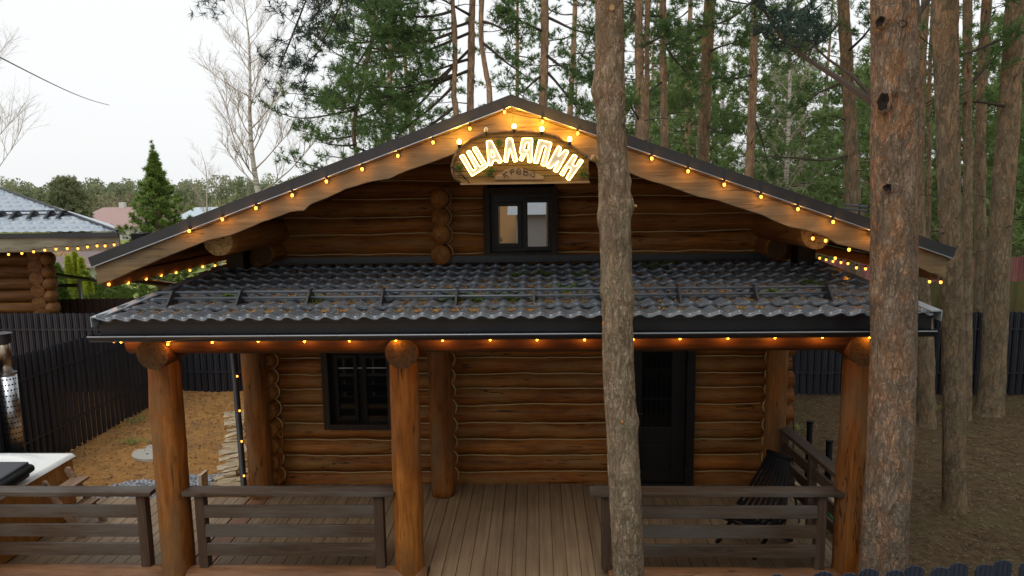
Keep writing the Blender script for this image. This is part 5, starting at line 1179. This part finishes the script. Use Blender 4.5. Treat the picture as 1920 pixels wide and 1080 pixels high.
# --- generic pine with a given pixel path
def pine(path, Y, widths, label, mat='bark_c', top=14, crown0=8.5, boughs=(), group='pines round the cabin', n=22, seed=1, crown_n=16, crownmat='needle', base=None, amp=.010, nb_=True, res=.09):
    random.seed(seed*13+5); pts = [at(x, y, Y) for x, y in path]; pts.sort(key=lambda p: p.z)
    b = pts[0]; g = gz(b.x, Y)
    if b.z > g+.05:
        sl2 = (pts[1]-pts[0]); q = b-sl2*((b.z-g)/max(sl2.z, .1))*.6; q.z = g-.08; q3 = q.lerp(pts[0], .35); pts = [Vector((q.x, Y, g-.08)), q3]+pts; widths = [widths[0]*1.4, widths[0]*1.08]+list(widths)
    else:
        pts[0].z = g-.05; pts = [pts[0].copy(), pts[0].lerp(pts[1], .16)]+pts[1:]; widths = [widths[0]*1.32, widths[0]*1.03]+list(widths)[1:]
    rs = [w_/2*Y/F*.86 for w_ in widths]
    d = pts[-1]-pts[-2]; d.normalize(); e = pts[-1].copy()
    if e.z < top: q = e+Vector((d.x*.3, 0, 1))*(top-e.z); pts += [e.lerp(q, .5), q]; rs += [rs[-1]*.8, rs[-1]*.35]
    o = empty('pine_tree', (pts[0].x, Y, g), label, 'pine tree', group)
    trunk_mesh('trunk', pts, rs, M[mat], o, n, res, amp, (), 8.)
    cr = Crown(); 
    def on(z):
        for a_, b_ in zip(pts[:-1], pts[1:]):
            if a_.z <= z <= b_.z: return a_.lerp(b_, (z-a_.z)/(b_.z-a_.z))
        return pts[-1]
    for bg_ in boughs:
        (y0, x1, y1, Y1, tw, tl) = bg_; c = on(at(path[0][0], y0, Y).z); cr.bough(c, at(x1, y1, Y1), .035, tw, tl, .13, random.uniform(-.12, .06), .3)
    for k in range(crown_n):
        z = crown0+(top-crown0)*k/crown_n+random.uniform(-.2, .2); c = on(z); a = k*2.4+seed; l = (1-.55*k/crown_n)*random.uniform(1.6, 2.8)
        cr.bough(c, (c.x+l*cos(a), c.y+l*sin(a), c.z+random.uniform(-.2, .6)), .03, 12, .6, .17, -.08, .3)
    # short dead snags
    for k in range(8):
        z = random.uniform(2.5, crown0+1); c = on(z); a = random.uniform(0, 6.3); l = random.uniform(.2, .9); q = c+Vector((l*cos(a), l*sin(a), random.uniform(-.1, .25))); cr.w.tube([c, (c+q)/2+Vector((0, 0, .04)), q], [.014, .009, .003], 4, False)
    if cr.P: cr.build(o, crownmat, .12, 9, .013)
    return o
# right side of the yard
pine([(1774, -40), (1776, 200), (1783, 480), (1788, 700), (1790, 955)], 10.0, [50, 44, 44, 45, 46][::-1], 'straight pine on the bare ground just right of the thick one', n=40, seed=2, crown0=8, res=.035, boughs=[(-60, 1900, -40, 9.5, 14, .6)], amp=.009)
pine([(1815, -40), (1815, 300), (1814, 520), (1812, 740)], 14.0, [22, 19, 18, 17], 'slimmer pine half hidden behind the straight one on the right', seed=3, boughs=[(160, 1900, 60, 14, 14, .7)])
pine([(1908, -40), (1893, 200), (1872, 480), (1862, 700), (1855, 772)], 14.4, [56, 50, 45, 40, 36], 'leaning pine near the right edge of the photo, in front of the black fence', seed=4, n=34, res=.05, boughs=[(60, 1700, 70, 13, 16, .7), (200, 1760, 210, 13.6, 8, .5)])
pine([(1840, 200), (1838, 480), (1836, 640)], 16.4, [24, 22, 20], 'grey pine just behind the black fence beside the leaning pine', seed=41)
pine([(1727, 200), (1727, 440), (1735, 640), (1736, 780)], 13.6, [40, 34, 18, 16], 'pine with a flared foot behind the thick trunk, in front of the back fence', seed=5)
pine([(1743, 150), (1742, 300), (1740, 440)], 19, [10, 9, 8], 'thin far pine between the two thick right-hand trunks', seed=51)
pine([(1580, -40), (1588, 120), (1595, 260), (1600, 385)], 16.5, [30, 27, 25, 22], 'reddish pine rising behind the right slope of the cabin roof', seed=6, boughs=[(-30, 1400, 60, 15, 20, .8), (100, 1660, 30, 15, 14, .7), (290, 1430, 285, 15.5, 9, .5), (30, 1480, 120, 16, 18, .8), (150, 1480, 215, 16, 14, .6)])
pine([(1416, -40), (1413, 120), (1408, 250), (1404, 335)], 18, [18, 17, 16, 14], 'slender orange pine behind the middle of the right roof slope', 'bark_o', seed=7, boughs=[(0, 1300, 60, 17, 18, .8), (40, 1500, 110, 17, 18, .8), (210, 1450, 330, 18, 10, .6), (140, 1330, 150, 17, 16, .7)])
pine([(1333, -40), (1325, 120), (1320, 230), (1318, 305)], 20, [26, 26, 24, 22], 'grey pine left of the slender orange one behind the roof', seed=8, boughs=[(60, 1240, 90, 19, 18, .9), (100, 1400, 70, 19, 16, .8), (170, 1270, 200, 19, 16, .8), (230, 1380, 250, 19, 16, .8)])
pine([(1243, -40), (1243, 100), (1245, 200), (1246, 282)], 18, [16, 15, 14, 13], 'thin reddish pine behind the roof, third trunk right of the slim front pine', 'bark_o', seed=9, boughs=[(80, 1290, 140, 18, 16, .7), (150, 1200, 200, 17.5, 12, .6), (30, 1180, 20, 17, 14, .7)])
pine([(1196, -40), (1199, 120), (1201, 262)], 16, [19, 18, 16], 'orange pine just right of the slim front pine', 'bark_o', seed=10, boughs=[(20, 1120, 130, 15.5, 14, .6), (90, 1250, 60, 15.5, 14, .7), (230, 1180, 190, 15.6, 5, .4)])
pine([(1214, -40), (1213, 150), (1212, 268)], 16.8, [11, 10, 10], 'thin orange pine touching the right side of its thicker neighbour', 'bark_o', seed=11)
pine([(1021, -40), (1021, 90), (1018, 210)], 15.5, [18, 17, 15], 'orange pine right behind the ridge of the cabin roof', 'bark_o', seed=12, boughs=[(30, 1130, 70, 15, 16, .7), (60, 950, 30, 15, 14, .7), (130, 1100, 230, 15.4, 14, .6), (100, 1110, 150, 15, 12, .5), (140, 960, 190, 15, 5, .6)])
pine([(903, -40), (902, 60), (907, 110), (916, 160), (919, 200)], 15.2, [12, 11, 11, 11, 10], 'curved thin pine stem, rightmost of the three left of the ridge', 'bark_o', seed=13, boughs=[(40, 960, 60, 15, 14, .6), (80, 990, 150, 15, 8, .5)])
pine([(886, -40), (884, 60), (883, 140), (882, 212)], 15.8, [16, 15, 15, 13], 'thickest of the three orange pine stems left of the roof ridge', 'bark_o', seed=14, boughs=[(40, 740, 60, 15.2, 22, .8), (60, 650, 130, 15, 24, .8), (90, 700, 190, 15, 22, .8), (130, 620, 210, 15, 22, .8), (110, 780, 150, 15.2, 18, .7), (30, 800, -10, 15, 18, .8)])
pine([(846, -40), (852, 60), (853, 120), (851, 180), (856, 225)], 15.4, [12, 11, 11, 11, 10], 'curved thin pine stem, leftmost of the three left of the ridge', 'bark_o', seed=15, boughs=[(20, 700, 10, 15, 22, .8), (120, 690, 250, 15, 22, .7), (160, 720, 275, 15, 18, .6), (60, 640, 60, 15, 22, .8), (200, 610, 300, 15.2, 12, .5), (140, 650, 165, 14.8, 20, .8)])
pine([(700, 60), (680, 150), (664, 240), (672, 330)], 17.5, [9, 9, 9, 10], 'low bushy pine left of the ridge, its crown against the pale sky', 'bark_c', top=8.6, crown0=4.6, seed=16, crown_n=26, boughs=[(80, 640, 150, 17, 18, .7), (150, 620, 200, 17, 18, .7), (200, 610, 190, 17, 14, .6), (220, 740, 190, 17, 18, .7), (100, 790, 100, 17, 18, .7)])
# --- woodland behind the cabin: a few prototypes, then copies
def proto(kind, seed):
    random.seed(seed); o = empty('pine_tree' if kind != 'young' else 'young_pine', (0, 0, 0)); cr = Crown()
    if kind == 'tall':
        h = 17; pts = [Vector((0, 0, -.1)), Vector((.05, 0, 6)), Vector((random.uniform(-.4, .4), 0, 12)), Vector((random.uniform(-.6, .6), 0, h))]
        trunk_mesh('trunk', pts, [.14, .12, .09, .03], M['bark_o'] if seed % 2 else M['bark_c'], o, 9, .5, .01)
        for k in range(34):
            t = k/34; z = 4.2+(h-4.2)*t; c = Vector((pts[2].x*z/12, 0, z)); a = k*2.4; l = (2.6 if t < .7 else 1.6)*random.uniform(.5, 1.15); cr.bough(c, (c.x+l*cos(a), l*sin(a), z+random.uniform(-.5, .7)), .035, 11, .85, .24, -.08, .3)
        cr.build(o, 'needle', .17, 9, .024)
    elif kind == 'young':
        h = 9.5; trunk_mesh('trunk', [Vector((0, 0, -.1)), Vector((0, 0, h))], [.09, .02], M['bark_o'], o, 7, .8, 0)
        for k in range(52):
            t = k/52; z = .9+(h-1)*t; a = k*2.4; l = 2.3*(1-t)**.7*random.uniform(.75, 1.1)+.25; cr.bough((0, 0, z), (l*cos(a), l*sin(a), z+l*.28), .022, 9, .75, .22, -.10, .15)
        cr.build(o, 'needle_y', .17, 9, .026)
    else:
        h = 13; trunk_mesh('trunk', [Vector((0, 0, -.1)), Vector((.2, 0, 6)), Vector((0, 0, h))], [.12, .09, .02], M['birch'], o, 8, .6, 0)
        mb = MB()
        for k in range(46):
            z = 2.5+(h-3)*k/46; a = k*2.4; l = random.uniform(1.0, 2.2)*(1.1-.5*k/46); p = Vector((.1, 0, z)); q = p+Vector((l*.7*cos(a), l*.7*sin(a), l*.8)); mb.tube([p, (p+q)/2+Vector((0, 0, -.05)), q], [.022, .014, .006], 4, False)
            for j in range(9): e = p.lerp(q, .3+.08*j); d = Vector((random.uniform(-1, 1), random.uniform(-1, 1), random.uniform(-.1, 1))); mb.tube([e, e+d*.5, e+d*.8+Vector((0, 0, -.15))], [.007, .005, .003], 3, False)
        mb.build('branches', M['birch_twig'], o)
    return o
def copy_tree(o, loc, rz, sc):
    c = o.copy(); COL.objects.link(c); c.location = loc; c.rotation_euler = (0, 0, rz); c.scale = (sc, sc, sc)
    for ch in list(o.children):
        d = ch.copy(); COL.objects.link(d); d.parent = c
    return c
T1 = [proto('tall', s) for s in (1, 2, 3)]; T2 = [proto('young', s) for s in (4, 5)]; T3 = proto('birch', 6)
used = set()
def place(p, x, Y, rz, sc, label, cat, group):
    L_ = (x, Y, gz(x, Y))
    if id(p) in used: c = copy_tree(p, L_, rz, sc)
    else: used.add(id(p)); p.location = L_; p.rotation_euler = (0, 0, rz); p.scale = (sc, sc, sc); c = p
    c.name = p.name.split('.')[0]; tag(c, label, cat, group); return c
rnd = random.Random(21)
BG = [(1285, 30, 't'), (1530, 46, 't'), (1700, 42, 't'), (1950, 38, 't'), (2040, 30, 't'), (1150, 44, 't'), (1225, 50, 't'), (1500, 58, 't'), (1660, 52, 't'), (780, 34, 't'), (735, 30, 't'), (1070, 32, 't'), (970, 40, 't'), (1290, 26, 'y'), (1300, 40, 'y'), (1410, 36, 'y'), (1580, 33, 'y'), (1620, 40, 'y'), (1495, 42, 'y'), (1655, 27, 'y'), (1790, 28, 'y'), (1880, 33, 'y'), (1935, 28, 'y'), (1990, 24, 'y'), (1460, 48, 'y'), (1555, 50, 'y'), (1700, 44, 'y'), (2050, 34, 'y'), (1250, 46, 'y'), (1810, 46, 'y'), (1900, 46, 'y'), (1190, 40, 'y'),
 (1467, 34, 'b'), (1444, 42, 'b'), (1292, 44, 'b'), (1506, 46, 'b'), (1232, 36, 'b'), (1160, 52, 'b'), (1400, 50, 'b'), (1080, 46, 'b'), (1346, 46, 'b')]
ORD = ['leftmost', 'second', 'third', 'fourth', 'fifth', 'sixth', 'seventh', 'eighth', 'ninth', 'tenth', 'eleventh', 'twelfth', 'thirteenth', 'fourteenth', 'fifteenth', 'sixteenth', 'seventeenth', 'eighteenth', 'nineteenth', 'twentieth', 'twenty-first', 'twenty-second', 'twenty-third', 'twenty-fourth', 'twenty-fifth', 'twenty-sixth', 'twenty-seventh', 'twenty-eighth']
KIND = {'t': (T1, 'tall far pine in the woodland', 'pine tree', 'tall pines in the woodland behind', 1.0), 'y': (T2, 'bright green young pine in the woodland', 'young pine', 'young pines in the woodland behind', 1.12), 'b': ([T3], 'bare white-stemmed birch in the woodland', 'birch', 'bare birches in the woodland behind', 1.0)}
for kd in 'tyb':
    ps_, lb_, ct_, gp_, sc_ = KIND[kd]
    for i, (px_, Y, _) in enumerate(sorted(b for b in BG if b[2] == kd)):
        place(rnd.choice(ps_), at(px_, 400, Y).x, Y, rnd.uniform(0, 6.28), sc_*rnd.uniform(.88, 1.14), lb_+' behind the cabin, '+ORD[i]+(' of them' if i == 0 else ' from the left'), ct_, gp_)
# pines added out of view to shade the yard and show in panes
for x, Y in ((5.2, 1.2), (8.6, 3.6), (7.5, -3), (12, 1), (4.5, -7), (11, 6.5), (-9, -30), (-3, -38), (3, -34), (9, -28), (-16, -36), (18, -24), (15, 4), (17, 10), (18, 16)):
    place(rnd.choice(T1), x, Y, rnd.uniform(0, 6), rnd.uniform(.9, 1.1), 'tall pine added outside the view to shade the yard and show in the panes', 'pine tree', 'pines outside the view')
place(T1[0], .42, -5.0, 1.0, 1.0, 'tall pine added outside the view to shade the yard and show in the panes', 'pine tree', 'pines outside the view')
place(T2[0], -2.6, -13, 1.0, .5, 'small young pine added outside the view to show as a reflection in the panes', 'young pine', 'young pines outside the view')  # added only for the pane reflections
house('reflection_house', 'pale plastered house added outside the view to give the gable window a reflection', -1.2, 9, -30, 6, 2.6, 4.4, M['plaster'], M['nroof'], [(1, 2, .6, 1.8), (4, 5, .6, 1.8)], None)  # unseen house put in so the gable panes have something pale to mirror
# --- big bare birch
def birch(name, x, Y, h, r, lab, lean=0, n1=26, seed=3, z0=-.5, low=.3, spreadx=1.0):
    random.seed(seed); o = empty(name, (x, Y, z0), lab, 'birch'); pts = []
    for i in range(9): t = i/8; pts.append(Vector((x+lean*t+.12*sin(t*9), Y+.1*cos(t*7), z0+h*t)))
    trunk_mesh('trunk', pts, [r*(1-.93*(i/8)**.9) for i in range(9)], M['birch'], o, 10, .25, .006)
    mb = MB()
    def br(p, d, l, rr, lv):
        q = [p]; dd = d.copy()
        for k in range(4): dd = (dd+Vector((random.uniform(-.14, .14), random.uniform(-.14, .14), .10 if lv < 2 else -.07))).normalized(); q.append(q[-1]+dd*l/4)
        mb.tube(q, [rr*(1-.2*k) for k in range(5)], 4 if lv < 2 else 3, False)
        if lv >= 3: return
        for k in range((9, 7, 5)[lv]):
            t = random.uniform(.2, 1); j = min(int(t*4), 3); a = q[j].lerp(q[j+1], t*4-j); nd = (dd+Vector((random.uniform(-.8, .8), random.uniform(-.8, .8), random.uniform(-.2, .6)))).normalized(); br(a, nd, l*random.uniform(.32, .55), rr*.45, lv+1)
    for k in range(n1):
        t = low+(1-low)*k/n1; j = min(int(t*8), 7); p = pts[j].lerp(pts[j+1], t*8-j); a = k*2.4+random.uniform(-.4, .4); l = h*.29*(1.12-t)*random.uniform(.75, 1.2)+.45
        br(p, Vector((cos(a)*spreadx*.85, sin(a)*.8, random.uniform(.30, 1.0))).normalized(), l, r*.25*(1.2-t), 0)
    mb.build('branches', M['birch_twig'], o); return o
p = at(492, 350, 30); birch('birch', p.x, 30, 12.4, .19, 'tall bare birch against the white sky left of the pines', lean=-.4, seed=8, low=.36, n1=24)
p = at(410, 370, 34); birch('birch', p.x, 34, 6.6, .08, 'small bare birch low behind the left roof slope, beside the tall one', lean=-.8, n1=10, seed=9, low=.35)
p = at(-38, 500, 21); birch('birch', p.x, 21, 11, .10, 'bare birch at the left edge of the photo, behind the steel flue', lean=.0, n1=22, seed=10, low=.4)
p = at(640, 300, 32); birch('birch', p.x, 32, 7.8, .08, 'bare young birch behind the bushy pine left of the ridge', n1=14, seed=12, low=.4)
# --- spruce
def spruce(x, Y, h, r, label, z0=-.5, n=30, mat='spruce'):
    random.seed(4); o = empty('spruce', (x, Y, z0), label, 'spruce'); trunk_mesh('trunk', [Vector((x, Y, z0-.1)), Vector((x, Y, z0+h))], [r*.1, .015], M['bark_c'], o, 8, .5, 0); cr = Crown()
    for k in range(n*5):
        t = k/(n*5); z = z0+h*(.08+.9*t); a = k*2.4; l = r*(1-t)**1.15*random.uniform(.62, 1.14)+.02; cr.bough((x, Y, z), (x+l*cos(a), Y+l*sin(a), z-l*.05+l*l*.10), .018, 6, .44*(1-t)**.8+.04, .12, -.12, .12)
    cr.tb = .5; cr.w.tube([(x, Y, z0+h-.4), (x, Y, z0+h+.30)], [.02, .006], 4, False)
    for k in range(5): cr.twig((x, Y, z0+h-.3+k*.1), (x+.14*(1-k/5)*cos(k*2.4), Y, z0+h-.16+k*.1), .006, .08)
    cr.build(o, mat, .11, 9, .022); return o
p = at(286, 275, 24); spruce(p.x, 24, p.z+.40, 2.9, 'conical green spruce beyond the left fences, left of the cabin roof')
# --- round pine in the distance on the left
p = at(122, 340, 60); o = empty('pine_tree', (p.x, 60, -.5), 'rounded pine in the distance above the neighbouring roof', 'pine tree'); random.seed(6); cr = Crown()
trunk_mesh('trunk', [Vector((p.x, 60, -.6)), Vector((p.x, 60, 2.8)), Vector((p.x+.2, 60, p.z))], [.2, .16, .04], M['bark_c'], o, 8, .6, 0)
for k in range(110):
    t = k/110; z = .5+(p.z-.7)*t; a = k*2.4; l = 1.6*sqrt(max(.06, 1-(t*1.25-.25)**2))*random.uniform(.7, 1.1); cr.bough((p.x+.1, 60, z), (p.x+l*cos(a), 60+l*sin(a), z+.3), .04, 9, .7, .22, -.1, .2)
cr.build(o, 'far', .24, 8, .05)
# --- far wood
n = 430; V = []; T = []; rr2 = np.random.default_rng(5); tr = MB()
for i in range(n):
    Yf_ = rr2.uniform(95, 160); X_f = rr2.uniform(-105, 40)*Yf_/130; hh_ = rr2.uniform(5.1, 6.7)*Yf_/125*(1+.06*sin(i)); k = 300; rad = hh_*rr2.uniform(.16, .25)
    t = rr2.random(k)**.8; a = rr2.uniform(0, 2*pi, k); rd = rad*np.sqrt(rr2.random(k))*np.sqrt(np.clip(1.15-(t*1.2-.25)**2, .05, 1)); z = -.5+hh_*(.22+.78*t)
    P = np.stack([X_f+rd*np.cos(a), Yf_+rd*np.sin(a), z], -1); d1 = rr2.normal(size=(k, 3)); d1 /= np.linalg.norm(d1, axis=1, keepdims=True); d2 = rr2.normal(size=(k, 3)); d2 /= np.linalg.norm(d2, axis=1, keepdims=True)
    V.append(np.stack([P, P+d1*.42, P+d2*.38], 1)); T.append(np.clip(np.full(k*3, rr2.uniform(.1, .9))+np.repeat(rr2.normal(size=k)*.12, 3), 0, 1)); tr.tube([(X_f, Yf_, -.5), (X_f, Yf_, -.5+hh_*.9)], [.16, .03], 4, False)
V = np.concatenate(V).reshape(-1, 3); T = np.concatenate(T); o = np_obj('far_forest', V, np.arange(len(V)).reshape(-1, 3), M['far'], None, origin=(-30, 125, -.5), col=T[:, None]*np.ones((1, 3)))
tag(o, 'distant mixed wood on the horizon beyond the village roofs', 'forest', None, 'stuff'); tr.build('forest_trunks', M['scrub'], o)
n = 9000; hx = rr2.uniform(-100, 10, n); hy = rr2.uniform(82, 90, n); hz = -.5+rr2.random(n)**1.3*(3.2+1.0*np.sin(hx*.35)+.7*np.sin(hx*1.3)); o = empty('distant_scrub', (-40, 86, -.5), 'brown leafless scrub in front of the distant wood', 'scrub'); o['kind'] = 'stuff'
needles('twigs', np.stack([hx, hy, hz], -1), np.tile([0, 0, 1.], (n, 1)), .9, M['scrub'], o, 4, .07)
# a brown thicket low behind the right roof slope
n = 12000; hx = rr2.uniform(2, 34, n); hy = rr2.uniform(46, 62, n); hz = -.5+rr2.random(n)*(6+1.5*np.sin(hx*.9)); o = empty('thicket', (16, 52, -.5), 'leafless brown thicket between the woodland trunks', 'scrub'); o['kind'] = 'stuff'
needles('twigs', np.stack([hx, hy, hz], -1), np.tile([0, 0, 1.], (n, 1)), .8, M['scrub'], o, 4, .03)
# wire
a = at(-30, 92, 15); b = at(205, 197, 45); mb = MB(); pts = [a.lerp(b, t/20)-Vector((0, 0, .3*sin(pi*t/20)*.6)) for t in range(21)]; mb.tube(pts, [.016]*21, 5); tag(mb.build('overhead_wire', M['socket'], None, origin=a), 'thin overhead wire crossing the white sky at the top left', 'wire')
